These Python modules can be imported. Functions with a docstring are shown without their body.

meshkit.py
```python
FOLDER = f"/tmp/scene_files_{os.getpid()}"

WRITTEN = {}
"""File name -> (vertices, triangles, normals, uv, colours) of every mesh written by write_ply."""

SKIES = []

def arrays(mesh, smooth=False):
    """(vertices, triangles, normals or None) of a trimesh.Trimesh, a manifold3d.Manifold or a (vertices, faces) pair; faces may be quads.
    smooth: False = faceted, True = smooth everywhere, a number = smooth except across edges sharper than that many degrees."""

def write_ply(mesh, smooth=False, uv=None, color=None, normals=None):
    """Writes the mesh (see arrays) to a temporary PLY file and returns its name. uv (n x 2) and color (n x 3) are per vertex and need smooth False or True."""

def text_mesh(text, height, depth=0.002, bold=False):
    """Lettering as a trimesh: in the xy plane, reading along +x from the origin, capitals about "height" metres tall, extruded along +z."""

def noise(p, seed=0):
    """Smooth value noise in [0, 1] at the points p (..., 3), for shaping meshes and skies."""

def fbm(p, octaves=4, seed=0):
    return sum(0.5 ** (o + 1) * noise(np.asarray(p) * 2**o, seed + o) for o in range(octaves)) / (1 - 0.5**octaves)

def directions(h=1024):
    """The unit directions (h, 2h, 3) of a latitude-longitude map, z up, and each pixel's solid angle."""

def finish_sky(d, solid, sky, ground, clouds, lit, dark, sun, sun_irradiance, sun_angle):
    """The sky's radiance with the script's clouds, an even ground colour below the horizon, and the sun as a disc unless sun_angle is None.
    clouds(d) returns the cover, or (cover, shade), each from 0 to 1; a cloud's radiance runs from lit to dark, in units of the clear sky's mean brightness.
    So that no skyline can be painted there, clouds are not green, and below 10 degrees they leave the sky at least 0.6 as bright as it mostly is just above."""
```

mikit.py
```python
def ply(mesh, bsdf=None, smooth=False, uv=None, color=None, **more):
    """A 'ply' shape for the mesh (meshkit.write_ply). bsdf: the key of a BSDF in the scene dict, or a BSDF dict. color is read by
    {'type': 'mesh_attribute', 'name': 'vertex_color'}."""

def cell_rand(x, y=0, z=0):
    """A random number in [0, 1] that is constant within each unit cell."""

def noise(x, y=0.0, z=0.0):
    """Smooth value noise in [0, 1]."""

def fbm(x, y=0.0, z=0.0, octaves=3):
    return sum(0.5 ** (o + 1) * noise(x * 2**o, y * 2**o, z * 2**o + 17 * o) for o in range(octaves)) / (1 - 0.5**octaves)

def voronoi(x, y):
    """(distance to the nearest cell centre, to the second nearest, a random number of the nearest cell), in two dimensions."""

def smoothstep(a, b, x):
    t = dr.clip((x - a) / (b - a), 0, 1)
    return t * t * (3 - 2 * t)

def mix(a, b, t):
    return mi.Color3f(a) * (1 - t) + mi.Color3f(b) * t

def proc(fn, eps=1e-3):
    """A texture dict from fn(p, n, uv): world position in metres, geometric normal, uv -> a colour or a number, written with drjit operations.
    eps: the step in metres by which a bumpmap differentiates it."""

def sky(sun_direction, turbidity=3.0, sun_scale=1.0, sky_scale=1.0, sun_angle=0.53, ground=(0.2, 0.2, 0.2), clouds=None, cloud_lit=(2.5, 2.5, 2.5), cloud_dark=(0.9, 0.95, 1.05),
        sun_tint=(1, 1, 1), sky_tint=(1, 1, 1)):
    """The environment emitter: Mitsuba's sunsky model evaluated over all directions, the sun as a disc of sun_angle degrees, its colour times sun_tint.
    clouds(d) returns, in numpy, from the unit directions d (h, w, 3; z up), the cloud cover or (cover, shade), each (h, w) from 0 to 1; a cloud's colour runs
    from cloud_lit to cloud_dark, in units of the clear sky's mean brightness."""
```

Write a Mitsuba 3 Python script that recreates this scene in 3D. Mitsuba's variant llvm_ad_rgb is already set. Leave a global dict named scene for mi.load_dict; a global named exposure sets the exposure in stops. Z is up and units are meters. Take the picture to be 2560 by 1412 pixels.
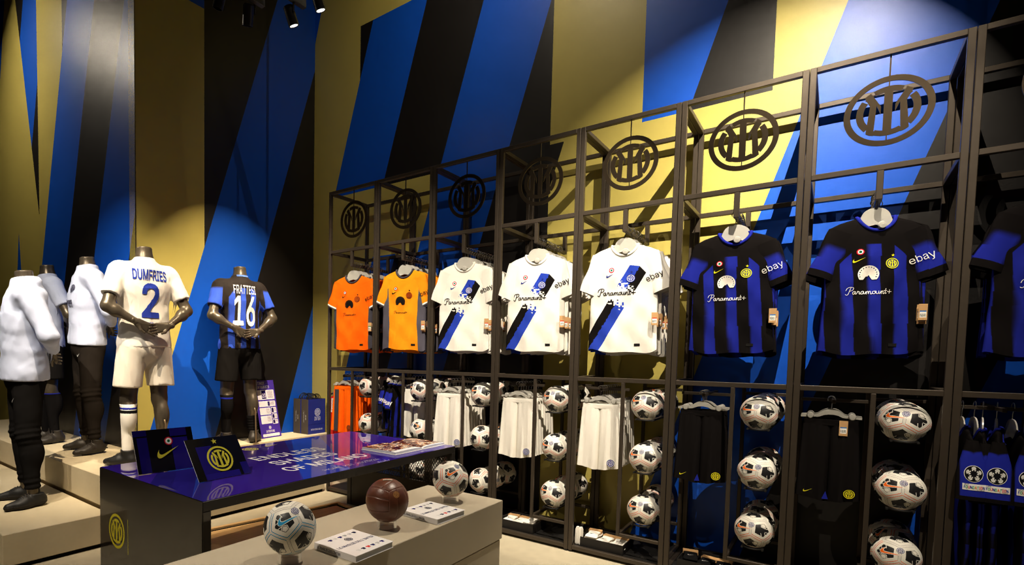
import math, glob
import numpy as np
import trimesh
import shapely
from shapely.geometry import Polygon, Point, LineString, box as sbox
from shapely import affinity
from shapely.ops import unary_union
import manifold3d as m3
import drjit as dr
import mitsuba as mi
import mikit, meshkit
from mikit import proc, noise as pnoise, fbm as pfbm, smoothstep, mix

T = mi.ScalarTransform4f
scene, labels = {}, {}
PI = math.pi


def lin(r, g, b):
    return [((v / 255) / 12.92 if v / 255 < 0.04045 else ((v / 255 + 0.055) / 1.055) ** 2.4) for v in (r, g, b)]


# ------------------------------------------------------------------ camera, exposure
exposure = 0.0
RIGHT, DOWN, FWD = (np.array(v) for v in ([0.77105177, 0.63656591, 0.01621754], [0.04432487, -0.0282479, -0.99861773], [-0.63522789, 0.77070481, -0.0499963]))
SGN = -1
EYE = np.array([4.0168, -3.8549, 1.4206])
cam_m = np.eye(4)
cam_m[:3, 0], cam_m[:3, 1], cam_m[:3, 2], cam_m[:3, 3] = -RIGHT, -DOWN, FWD, EYE
scene["camera"] = {
    "type": "perspective", "fov": 2 * math.degrees(math.atan(1280 / 1344.98)), "fov_axis": "x", "near_clip": 0.05, "far_clip": 60.0,
    "principal_point_offset_x": (1280 - 975.07) / 2560 * -1 * SGN, "principal_point_offset_y": (954.87 - 706) / 1412 * SGN, "to_world": T(cam_m.tolist())}

# ------------------------------------------------------------------ lamps of the shop: ceiling track spots
WARM = np.array([1.0, 0.87, 0.69])
SPOTS = [  # position, aimed at, intensity, cutoff, beam, share of the light samples
    # mannequins and left walls
    ((0.75, -2.75, 4.05), (-0.50, -1.70, 1.45), 56, 24, 8, 1.0),
    ((0.90, -0.95, 4.15), (-0.80, -0.50, 1.35), 86, 25, 6, 1.2),
    ((0.25, -3.75, 4.05), (-1.15, -2.10, 1.45), 56, 27, 9, 1.0),
    ((-4.0, -3.1, 5.7), (-3.1, -1.52, 4.0), 18, 58, 5, 0.7),
    # jerseys, shorts and footballs
    ((1.55, -1.95, 4.2), (0.60, 0.06, 1.45), 66, 22, 7, 1.1),
    ((3.10, -1.95, 4.2), (2.22, 0.06, 1.45), 78, 23, 8, 1.3),
    ((4.85, -1.95, 4.2), (4.05, 0.06, 1.15), 42, 23, 6, 1.0),
    # wall above the navy rows, wall tops
    ((4.15, -0.95, 4.4), (3.40, 0.62, 2.30), 116, 34, 1, 1.2),
    ((1.9, -1.3, 6.05), (1.5, 0.62, 4.6), 16, 58, 6, 0.8),
    # foreground bench, table, floor
    ((3.0, -0.6, 4.3), (2.25, -1.3, 0.55), 36, 24, 8, 1.0),
    ((1.2, -4.0, 4.4), (1.5, -3.1, 0.2), 50, 40, 8, 0.9),
]
for i, s in enumerate(SPOTS):
    o, t, inten, cut, beam, share = s
    col = np.array([1.0, 0.80, 0.55]) if i < 2 else WARM
    scene[f"spot_emitter_{i}"] = {
        "type": "spot", "to_world": T().look_at(origin=list(o), target=list(t), up=[0.1, 0.2, 1]), "cutoff_angle": float(cut), "beam_width": float(beam),
        "intensity": {"type": "rgb", "value": (inten * col).tolist()}, "sampling_weight": float(share)}
# ------------------------------------------------------------------ materials
def rgb(v):
    return {"type": "rgb", "value": [float(x) for x in v]}


def mat(name, col, rough=0.6, metallic=0.0, spec=0.5, two=True, **kw):
    b = {"type": "principled", "base_color": col if isinstance(col, dict) else rgb(col), "roughness": rough, "metallic": metallic, "specular": spec, **kw}
    scene[name] = {"type": "twosided", "bsdf": b} if two else b
    return name


def dif(name, col):
    scene[name] = {"type": "twosided", "bsdf": {"type": "diffuse", "reflectance": col if isinstance(col, dict) else rgb(col)}}
    return name


GOLD, BLUE, BLACK = np.array(lin(178, 164, 86)), np.array([0.004, 0.074, 0.48]), np.array(lin(23, 21, 20))
VCOL = {"type": "mesh_attribute", "name": "vertex_color"}
mat("m_mural", VCOL, 0.40, 0, 0.42)
dif("m_print", VCOL)
mat("m_floor", proc(lambda p, n, uv: mix(lin(176, 165, 140), lin(196, 186, 160), pfbm(p.x * 1.3, p.y * 1.3, 0.0, 4)) * (0.93 + 0.07 * pnoise(p.x * 23, p.y * 19, 1.0))), 0.5, 0, 0.35)
mat("m_podium", proc(lambda p, n, uv: mix(lin(186, 172, 142), lin(200, 188, 160), pfbm(p.x * 3, p.y * 3, p.z * 3, 3)) * (0.97 + 0.03 * pnoise(p.x * 60, p.y * 60, p.z * 60))), 0.55, 0, 0.3)
mat("m_bench", proc(lambda p, n, uv: mix(lin(160, 150, 130), lin(172, 162, 142), pfbm(p.x * 2, p.y * 2, p.z * 2, 2))), 0.5, 0, 0.35)
mat("m_frame", lin(68, 60, 51), 0.42, 0.5, 0.45)
mat("m_emblem_metal", lin(94, 82, 67), 0.30, 1.0, 0.5)
mat("m_darkmetal", lin(40, 36, 33), 0.45, 0.3, 0.5)
mat("m_chrome", lin(205, 205, 205), 0.15, 1.0)
mat("m_white", lin(235, 232, 226), 0.5, 0, 0.3)
mat("m_blackgloss", lin(30, 26, 22), 0.07, 0, 0.6)
mat("m_blackmatte", lin(22, 21, 20), 0.6, 0, 0.3)
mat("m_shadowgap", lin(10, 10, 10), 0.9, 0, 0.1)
mat("m_wood", proc(lambda p, n, uv: mix(lin(214, 168, 108), lin(228, 188, 130), pnoise(p.x * 60, p.y * 5, p.z * 60))), 0.55, 0, 0.3)
dif("m_ceiling", lin(24, 23, 22))
dif("m_shopwall", lin(90, 84, 72))
CLEAR = {"type": "thindielectric", "int_ior": 1.5}
scene["m_acrylic"] = {"type": "thindielectric", "int_ior": 1.49}
mat("m_hanger", lin(172, 170, 162), 0.22, 0, 0.5, spec_trans=0.0)

# ------------------------------------------------------------------ helpers
_count = {}


def numbered(name):
    n = _count.get(name, -1) + 1
    _count[name] = n
    return name if n == 0 else f"{name}_{n:03d}"


def lab(key, label=None, cat=None, group=None, kind=None):
    labels[key] = {k: v for k, v in (("label", label), ("category", cat), ("group", group), ("kind", kind)) if v}
    return key


def thing(name, label, cat, group=None):
    return lab(numbered(name), label, cat, group)


def put(key, mesh, bsdf, smooth=False, to=None, **kw):
    d = mikit.ply(mesh, bsdf, smooth, **kw)
    if to is not None:
        d["to_world"] = to
    scene[key] = d
    return key


def part(parent, name, mesh, bsdf, smooth=False, **kw):
    k = numbered(parent + "__" + name)
    return put(k, mesh, bsdf, smooth, **kw)


def struct(name, mesh, bsdf, smooth=False, label=None, **kw):
    labels[name] = {"kind": "structure", **({"label": label} if label else {})}
    return put(name, mesh, bsdf, smooth, **kw)


def bx(x0, x1, y0, y1, z0, z1):
    m = trimesh.creation.box(extents=[x1 - x0, y1 - y0, z1 - z0])
    m.apply_translation([(x0 + x1) / 2, (y0 + y1) / 2, (z0 + z1) / 2])
    return m


def rbx(x0, x1, y0, y1, z0, z1, r=0.003):
    """chamfered box: hull of 8 corners pushed in along each axis"""
    pts = []
    for sx, sy, sz in np.ndindex(2, 2, 2):
        c = np.array([(x0, x1)[sx], (y0, y1)[sy], (z0, z1)[sz]])
        s = np.array([1 - 2 * sx, 1 - 2 * sy, 1 - 2 * sz]) * r
        for k in range(3):
            q = s.copy(); q[k] = 0
            pts.append(c + q)
    return hull(pts)


def hull(pts):
    m = m3.Manifold.hull_points(np.asarray(pts, float)).to_mesh()
    return trimesh.Trimesh(m.vert_properties[:, :3], m.tri_verts, process=False)


def cat(*ms):
    return trimesh.util.concatenate([m for m in ms])


def tube(pts, r, sides=8, closed=False):
    p = np.asarray(pts, float)
    n = len(p)
    t = (np.roll(p, -1, 0) - np.roll(p, 1, 0)) if closed else np.gradient(p, axis=0)
    t /= np.linalg.norm(t, axis=1, keepdims=True) + 1e-12
    a = np.zeros_like(t)
    ref = np.array([0, 0, 1.0]) if abs(t[0][2]) < 0.9 else np.array([1.0, 0, 0])
    for i in range(n):
        v = ref - t[i] * (ref @ t[i])
        a[i] = v / (np.linalg.norm(v) + 1e-12)
        ref = a[i]
    b = np.cross(t, a)
    ang = np.arange(sides) * 2 * PI / sides
    rr = np.broadcast_to(r, (n,))[:, None, None]
    v = p[:, None] + rr * (np.cos(ang)[None, :, None] * a[:, None] + np.sin(ang)[None, :, None] * b[:, None])
    f = []
    m = n if closed else n - 1
    for i in range(m):
        j = (i + 1) % n
        for k in range(sides):
            l = (k + 1) % sides
            f += [[i * sides + k, i * sides + l, j * sides + l], [i * sides + k, j * sides + l, j * sides + k]]
    v = v.reshape(-1, 3)
    if not closed:
        v = np.vstack([v, p[0], p[-1]])
        c0, c1 = n * sides, n * sides + 1
        for k in range(sides):
            l = (k + 1) % sides
            f += [[c0, l, k], [c1, (n - 1) * sides + k, (n - 1) * sides + l]]
    return trimesh.Trimesh(v, np.array(f), process=False)


def lathe(prof, n=32):
    """prof: (r, z) list"""
    p = np.asarray(prof, float)
    a = np.arange(n) * 2 * PI / n
    v = np.stack([p[:, 0][:, None] * np.cos(a), p[:, 0][:, None] * np.sin(a), np.repeat(p[:, 1][:, None], n, 1)], -1).reshape(-1, 3)
    f = []
    for i in range(len(p) - 1):
        for k in range(n):
            l = (k + 1) % n
            f += [[i * n + k, i * n + l, (i + 1) * n + l], [i * n + k, (i + 1) * n + l, (i + 1) * n + k]]
    return trimesh.Trimesh(v, np.array(f), process=False)


def grid_faces(nu, nv, wrap=False):
    i, j = np.meshgrid(np.arange(nv - 1), np.arange(nu if wrap else nu - 1), indexing="ij")
    a, b = i * nu + j, i * nu + (j + 1) % nu
    c, d = b + nu, a + nu
    q = np.stack([a, b, c, d], -1).reshape(-1, 4)
    return np.vstack([q[:, [0, 1, 2]], q[:, [0, 2, 3]]])


# ---- flat 2-D artwork: (V2, F) pairs
def tri(poly):
    """triangulate a shapely (multi)polygon -> (V2, F)"""
    vs, fs, at = [], [], 0
    for g in getattr(poly, "geoms", [poly]):
        if g.is_empty or g.geom_type != "Polygon" or g.area < 1e-9:
            continue
        v, f = trimesh.creation.triangulate_polygon(g, engine="earcut")
        vs.append(np.asarray(v)[:, :2]); fs.append(np.asarray(f) + at); at += len(v)
    return np.vstack(vs), np.vstack(fs)


_txt = {}


def text(s, h, bold=True, sx=1.0, shear=0.0, anchor="c"):
    """lettering as (V2, F); centred on x unless anchor 'l'; baseline y = 0"""
    k = (s, bold)
    if k not in _txt:
        m = meshkit.text_mesh(s, 1.0, 0.01, bold)
        up = m.face_normals[:, 2] > 0.5
        f = m.faces[up]
        used = np.unique(f)
        idx = np.zeros(len(m.vertices), int); idx[used] = np.arange(len(used))
        _txt[k] = (np.array(m.vertices)[used][:, :2], idx[f])
    v, f = _txt[k]
    v = v * h
    v[:, 0] = v[:, 0] * sx + v[:, 1] * shear
    if anchor == "c":
        v[:, 0] -= (v[:, 0].min() + v[:, 0].max()) / 2
    return v, f


def move(a, dx=0, dy=0, s=1.0, rot=0.0):
    v, f = a
    c, n = math.cos(rot), math.sin(rot)
    v = v * s
    return np.stack([v[:, 0] * c - v[:, 1] * n + dx, v[:, 0] * n + v[:, 1] * c + dy], 1), f


def join2(*a):
    vs, fs, at = [], [], 0
    for v, f in a:
        vs.append(v); fs.append(f + at); at += len(v)
    return np.vstack(vs), np.vstack(fs)


def wrap(a, fn, size=None):
    """art -> mesh through fn((n,2)) -> (n,3); size: longest edge before it is bent"""
    v, f = a
    if size:
        v3, f = trimesh.remesh.subdivide_to_size(np.column_stack([v, np.zeros(len(v))]), f, size, max_iter=12)
        v = v3[:, :2]
    return trimesh.Trimesh(fn(np.asarray(v)), f, process=False)


def flat(o, u, w):
    """fn for wrap: plane with origin o, axes u (x) and w (y)"""
    o, u, w = (np.asarray(k, float) for k in (o, u, w))
    return lambda v: o + v[:, :1] * u + v[:, 1:2] * w


def arc_band(r0, r1, a0, a1, n=24):
    a = np.radians(np.linspace(a0, a1, n))
    o = [(r1 * math.cos(t), r1 * math.sin(t)) for t in a]
    i = [(r0 * math.cos(t), r0 * math.sin(t)) for t in a[::-1]]
    return Polygon(o + i)


def emblem_polys(n=48):
    """round club emblem of unit radius: ring, side arcs, I with serifs, the M strokes"""
    ring = Point(0, 0).buffer(1.0, n // 4).difference(Point(0, 0).buffer(0.845, n // 4))
    disc = Point(0, 0).buffer(0.71, n // 4)
    bar = sbox(-0.095, -0.69, 0.095, 0.69)
    ser = unary_union([arc_band(0.56, 0.71, 62, 118), arc_band(0.56, 0.71, 242, 298)])
    I = unary_union([bar, ser]).intersection(disc)
    leg = Polygon([(-0.475, -0.60), (-0.30, -0.66), (-0.255, 0.20), (-0.155, -0.06), (-0.155, 0.16), (-0.395, 0.60), (-0.53, 0.50), (-0.40, 0.22)])
    leg2 = affinity.scale(leg, -1, 1, origin=(0, 0))
    arcs = unary_union([arc_band(0.545, 0.71, 146, 224), arc_band(0.545, 0.71, -44, 34)])
    return ring, [I, leg.intersection(disc.buffer(0.03)), leg2.intersection(disc.buffer(0.03)), arcs]


_ring, _ins = emblem_polys()
EMBLEM = tri(unary_union([_ring] + _ins))
EMBLEM_IN = tri(unary_union(_ins))
DISC = tri(Point(0, 0).buffer(1.0, 8))


def bez(p0, p1, p2, p3, n=10):
    t = np.linspace(0, 1, n)[:, None]
    p0, p1, p2, p3 = (np.array(p, float) for p in (p0, p1, p2, p3))
    return (1 - t) ** 3 * p0 + 3 * t * (1 - t) ** 2 * p1 + 3 * t * t * (1 - t) * p2 + t ** 3 * p3


SWOOSH_P = Polygon(np.vstack([bez((1, 0.36), (0.60, 0.24), (0.35, 0.14), (0.27, 0.125)), bez((0.27, 0.125), (0.12, 0.10), (0.08, 0.22), (0.165, 0.36)),
                              bez((0.165, 0.36), (0.02, 0.22), (-0.06, 0.0), (0.10, -0.02)), bez((0.10, -0.02), (0.22, -0.03), (0.45, 0.10), (1, 0.36))])).buffer(0)
SWOOSH = tri(affinity.translate(SWOOSH_P, -0.45, -0.15))
STAR = tri(Polygon([((1 if k % 2 == 0 else 0.42) * math.sin(k * PI / 5), (1 if k % 2 == 0 else 0.42) * math.cos(k * PI / 5)) for k in range(10)]))


def vc(mesh, col):
    return np.tile(np.asarray(col, float), (len(mesh.vertices), 1))


def prints(*items):
    """several coloured pieces of print as one mesh: (mesh, colour) ..."""
    m = cat(*[a for a, _ in items])
    return m, np.vstack([vc(a, c) for a, c in items])


def print_part(parent, name, *items):
    m, c = prints(*items)
    return part(parent, name, m, "m_print", False, color=c)


def extr(poly, d):
    ms = [trimesh.creation.extrude_polygon(g, d, engine="earcut") for g in getattr(poly, "geoms", [poly]) if g.geom_type == "Polygon" and g.area > 1e-9]
    return cat(*ms)


def xf(mesh, o, ux, uy, uz):
    m = mesh.copy()
    v = np.asarray(m.vertices)
    m.vertices = np.asarray(o, float) + v[:, :1] * np.asarray(ux, float) + v[:, 1:2] * np.asarray(uy, float) + v[:, 2:3] * np.asarray(uz, float)
    return m


# ---- shapegroups: things of many copies
def group_of(name, parts):
    """parts: list of (part name, ply dict); repeats get numbers"""
    seen, g = {}, {"type": "shapegroup"}
    for n, d in parts:
        k = seen.get(n, -1) + 1
        seen[n] = k
        g[n if k == 0 else f"{n}_{k:03d}"] = d
    scene["group_" + name] = g
    return "group_" + name


def inst(name, gkey, to, label, cat_, group=None):
    k = thing(name, label, cat_, group)
    scene[k] = {"type": "instance", "shapegroup": {"type": "ref", "id": gkey}, "to_world": to}
    return k
# ------------------------------------------------------------------ the setting
W = 0.64
YW, YA, XB = 0.64, -1.52, -0.93        # rack wall, left wall (parallel to it), short wall between
ZTOP = 6.2


def mural(name, base, regions, u_rng, z_rng, to3, nrm, label):
    """a wall face split into painted regions. regions: (polygon, colour), later ones on top"""
    left = sbox(u_rng[0], z_rng[0], u_rng[1], z_rng[1])
    full = left
    pieces = []
    for p, c in regions[::-1]:
        q = Polygon(p).buffer(0).intersection(left)
        if q.area > 1e-6:
            pieces.append((q, c))
        left = left.difference(Polygon(p).buffer(0))
    pieces.append((left, base))
    vs, fs, cs, at = [], [], [], 0
    for q, c in pieces:
        v, f = tri(q)
        vs.append(to3(v)); fs.append(f + at); cs.append(np.tile(c, (len(v), 1))); at += len(v)
    v, f = np.vstack(vs), np.vstack(fs)
    # thickness behind the face
    b = np.array([to3(np.array([[a, z]]))[0] for a in u_rng for z in z_rng])
    back = hull(np.vstack([b - np.array(nrm) * 0.004, b - np.array(nrm) * 0.12]))
    v2, f2 = np.asarray(back.vertices), np.asarray(back.faces)
    V = np.vstack([v, v2]); F = np.vstack([f, f2 + len(v)])
    C = np.vstack([np.vstack(cs), np.tile(base, (len(v2), 1))])
    struct(name, (V, F), "m_mural", False, label, color=C)


S = 0.316                                # slope of the painted diagonals, metres sideways per metre up


def diag(x, z):                          # the diagonal through (x, z): x at height h
    return lambda h: x + (h - z) * S


def band(a, b, z0, z1):
    return [(a(z0), z0), (b(z0), z0), (b(z1), z1), (a(z1), z1)]


d1, d2, d3, d4 = diag(-0.009, 5.043), diag(0.711, 4.976), diag(1.363, 4.72), diag(2.024, 4.46)
d7, d9, d10 = diag(3.332, 3.946), diag(3.984, 3.689), diag(4.634, 3.433)
l1, l2, l3, l4 = diag(0.794, 2.936), diag(1.533, 2.961), diag(3.761, 3.007), diag(4.452, 2.87)
ZB, ZT = 3.246, 5.05
inf = lambda x: (lambda h: x)
regs = [
    ([(XB, 5.0), (XB, 6.2), (-0.60, 6.2), (-0.945, 5.06)], BLUE),
    (band(inf(-0.19), inf(2.05), ZB, ZT), BLACK),
    (band(d1, d2, ZB, ZT), BLUE), (band(d3, d4, ZB, ZT), BLUE),
    (sbox(2.05, ZB, 2.79, ZTOP).exterior.coords[:], GOLD),
    (sbox(2.79, ZB, 3.614, ZT).exterior.coords[:], BLACK),
    (Polygon(band(diag(1.0, 2.0), d7, ZB, ZT)).intersection(sbox(2.79, ZB, 3.614, ZT)).exterior.coords[:], BLUE),
    (band(d9, d10, ZB, ZT), BLUE), (band(d10, lambda h: d10(h) + 0.75, ZB, ZT), BLACK), (band(lambda h: d10(h) + 0.75, lambda h: d10(h) + 1.5, ZB, ZT), BLUE),
    (band(l1, l2, 0, ZB - 0.09), BLUE), (band(l2, inf(2.05), 0, ZB), BLACK), (band(l1, l2, 0, ZB), BLUE),
    (band(lambda h: l2(h) - 0.0, lambda h: max(l2(h) + 0.55, 2.05 if h > 2 else l2(h) + 0.55), 0, ZB), BLACK),
    (band(l3, l4, 0, ZB), BLUE), (band(l4, lambda h: l4(h) + 0.72, 0, ZB), BLACK), (band(lambda h: l4(h) + 0.72, lambda h: l4(h) + 1.45, 0, ZB), BLUE),
    (band(lambda h: l1(h) - 0.62, lambda h: l1(h) - 0.30, 0, 2.5), BLUE), (band(lambda h: l1(h) - 0.30, l1, 0, 2.45), BLACK),
]
mural("wall_back", GOLD, regs, (XB, 7.0), (0, ZTOP), lambda v: np.column_stack([v[:, 0], np.full(len(v), YW), v[:, 1]]), (0, -1, 0), "wall behind the metal frames painted with gold, blue and black diagonals")

w1, w2, w3 = diag(-0.745, 2.742), diag(0.038, 2.897), diag(0.645, 2.028)
regsB = [
    (band(inf(-0.828), w1, 2.49, ZTOP), BLACK), (Polygon(band(inf(-0.828), lambda h: w1(h) - 1.05 + 0, 4.8, ZTOP)).exterior.coords[:], BLUE),
    (band(w1, w2, 0, ZTOP), BLUE), (band(w2, w3, 0, ZTOP), BLACK), (band(w3, lambda h: w3(h) + 2, 0, ZTOP), BLUE),
]
mural("wall_left", GOLD, regsB, (YA, YW), (0, ZTOP), lambda v: np.column_stack([np.full(len(v), XB), v[:, 0], v[:, 1]]), (1, 0, 0), "short wall behind the two back-turned mannequins, gold with a broad blue diagonal")
a1, a2, a3, a4 = diag(-3.802, 5.667), diag(-2.439, 5.131), diag(-1.762, 4.865), diag(-1.118, 4.611)
a5 = diag(-0.994, 2.508)
gk = lambda h: -3.362 - (h - 3.016) * 0.2605
regsA = [
    (band(gk, inf(-3.355), 3.03, ZTOP), BLACK), (Polygon(band(a1, diag(-3.365, 4.524), 2.0, ZTOP)).intersection(Polygon(band(gk, inf(-3.355), 3.03, ZTOP))).exterior.coords[:], BLUE),
    (band(inf(-2.59), lambda h: max(a2(h), -2.59), 4.55, ZTOP), BLACK),
    (band(a2, a3, 0, ZTOP), BLUE), (band(a3, a4, 0, ZTOP), BLACK), (band(a4, a5, 0, ZTOP), BLUE), (band(a5, inf(0), 0, ZTOP), BLACK),
    ([(-4.75, 4.95), (-4.5, 5.94), (-4.45, 6.2), (-6, 6.2), (-6, 4.95)], BLUE),
    ([(-4.10, 2.9), (-3.93, 1.7), (-4.3, 1.7)], BLUE),
]
mural("wall_front_left", GOLD, regsA, (-8.0, XB - 0.004), (0, ZTOP), lambda v: np.column_stack([v[:, 0], np.full(len(v), YA), v[:, 1]]), (0, -1, 0), "wall behind the three side-turned mannequins with blue, black and gold stripes")
struct("floor", bx(-8, 8, -9, 0.8, -0.1, 0.0), "m_floor", False, "pale polished concrete floor")
struct("ceiling", bx(-8, 8, -9, 0.8, ZTOP, ZTOP + 0.1), "m_ceiling", False, "dark ceiling")
struct("wall_right", bx(7.0, 7.1, -9, 0.8, 0, ZTOP), "m_shopwall", False)
struct("wall_front", bx(-8, 7.1, -9.1, -9, 0, ZTOP), "m_shopwall", False)
struct("trim_1", bx(XB - 0.003, XB + 0.003, YA - 0.003, YA + 0.003, 0.491, ZTOP), "m_darkmetal", False, "thin corner trim where the two left walls meet")

# ------------------------------------------------------------------ display frames (bays)
ZR = (3.053, 2.464, 1.288, 0.050)        # tops of the rails
t = 0.030
DEP = 0.58


def bar(x0, x1, y0, y1, z0, z1):
    return mikit.ply(rbx(x0, x1, y0, y1, z0, z1, 0.0022), "m_frame", False)


e = 0.0015
frame_parts = []
for x in (e, W - t - e):
    frame_parts += [("post", bar(x, x + t, 0, t, 0.012, ZR[0])), ("back_post", bar(x, x + t, DEP - t, DEP, 0.012, ZR[0]))]
    for z in ZR:
        frame_parts.append(("side_rail", bar(x, x + t, t, DEP - t, z - t, z)))
    for y in (0.015, DEP - 0.015):
        frame_parts.append(("foot", mikit.ply(xf(lathe([(0, 0), (0.014, 0), (0.014, 0.012), (0, 0.012)], 12), (x + 0.015, y, 0), (1, 0, 0), (0, 1, 0), (0, 0, 1)), "m_blackmatte", False)))
for z in ZR:
    frame_parts.append(("front_rail", bar(t + e, W - t - e, 0, t, z - t, z)))
    if z != ZR[2]:
        frame_parts.append(("back_rail", bar(t + e, W - t - e, DEP - t, DEP, z - t, z)))
xc = W / 2
ZROD = 2.297
for y in (0, DEP - t):
    frame_parts.append(("drop_bar", bar(xc - 0.014, xc + 0.014, y, y + 0.028, ZROD - 0.014, ZR[1] - t)))
frame_parts.append(("hanging_rail", bar(xc - 0.012, xc + 0.012, 0.028, DEP - t, ZROD - 0.014, ZROD + 0.014)))
# lower part: divider, ball cage, short-garment rail
XD = 0.335
frame_parts += [("divider", bar(XD, XD + 0.022, 0, 0.022, 0.19, ZR[2] - t)), ("divider", bar(XD, XD + 0.022, DEP - t, DEP - 0.008, 0.19, ZR[2] - t)),
                ("cage_rail", bar(XD + 0.022, W - t - e, 0, 0.022, 0.19, 0.212)), ("cage_rail", bar(XD, XD + 0.022, 0.022, DEP - t, 0.19, 0.212)),
                ("cage_rail", bar(XD + 0.022, W - t - e, DEP - t, DEP - 0.008, 0.19, 0.212)),
                ("cross_rail", bar(t + e, XD, 0.20, 0.218, 1.190, 1.210)), ("cross_rail", bar(XD + 0.022, W - t - e, DEP - 0.05, DEP - t, 1.190, 1.210))]
frame_parts.append(("short_rail", bar(0.175, 0.193, 0.05, DEP - t, 1.190, 1.210)))
BALL_Z = (1.105, 0.740, 0.378)
for z in BALL_Z:
    zz = z - 0.096
    for x in (0.48 - 0.052, 0.48 + 0.052):
        frame_parts.append(("ball_rail", mikit.ply(tube([(x, 0.035, zz), (x, DEP - t, zz)], 0.006, 8), "m_blackmatte", 40)))
    frame_parts.append(("ball_ring", mikit.ply(tube([(0.48 + 0.052 * math.sin(q_), 0.085 + 0.052 * math.cos(q_), zz) for q_ in np.linspace(PI / 2, 3 * PI / 2, 13)], 0.006, 8), "m_blackmatte", 40)))
frame_parts.append(("base_panel", mikit.ply(bx(t + e, W - t - e, t, DEP - t, 0.022, 0.045), "m_blackmatte")))
# emblem hung in the top opening
er, ei = emblem_polys(96)
ez, erad = 2.74, 0.1775
wires = unary_union([sbox(-0.012, -0.86, 0.012, -0.66), sbox(-0.012, 0.66, 0.012, 0.86)] + [affinity.rotate(sbox(0.60, -0.012, 0.66, 0.012).buffer(0.002), a, origin=(0, 0)) for a in (40, 140, 220, 320)]
                    + [affinity.rotate(sbox(-0.16, 0.60, 0.16, 0.625), a, origin=(0, 0)) for a in (33, -33, 147, -147)])
em = affinity.scale(unary_union([er, wires] + ei), erad, erad, origin=(0, 0))
frame_parts.append(("emblem", mikit.ply(xf(extr(em, 0.006), (xc + 0.014, 0.018, ez), (1, 0, 0), (0, 0, 1), (0, -1, 0)), "m_emblem_metal", False)))
frame_parts.append(("emblem_wire", mikit.ply(bx(xc + 0.011, xc + 0.017, 0.012, 0.018, ez + erad - 0.002, ZR[0] - t), "m_emblem_metal")))
group_of("frame", frame_parts)
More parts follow.
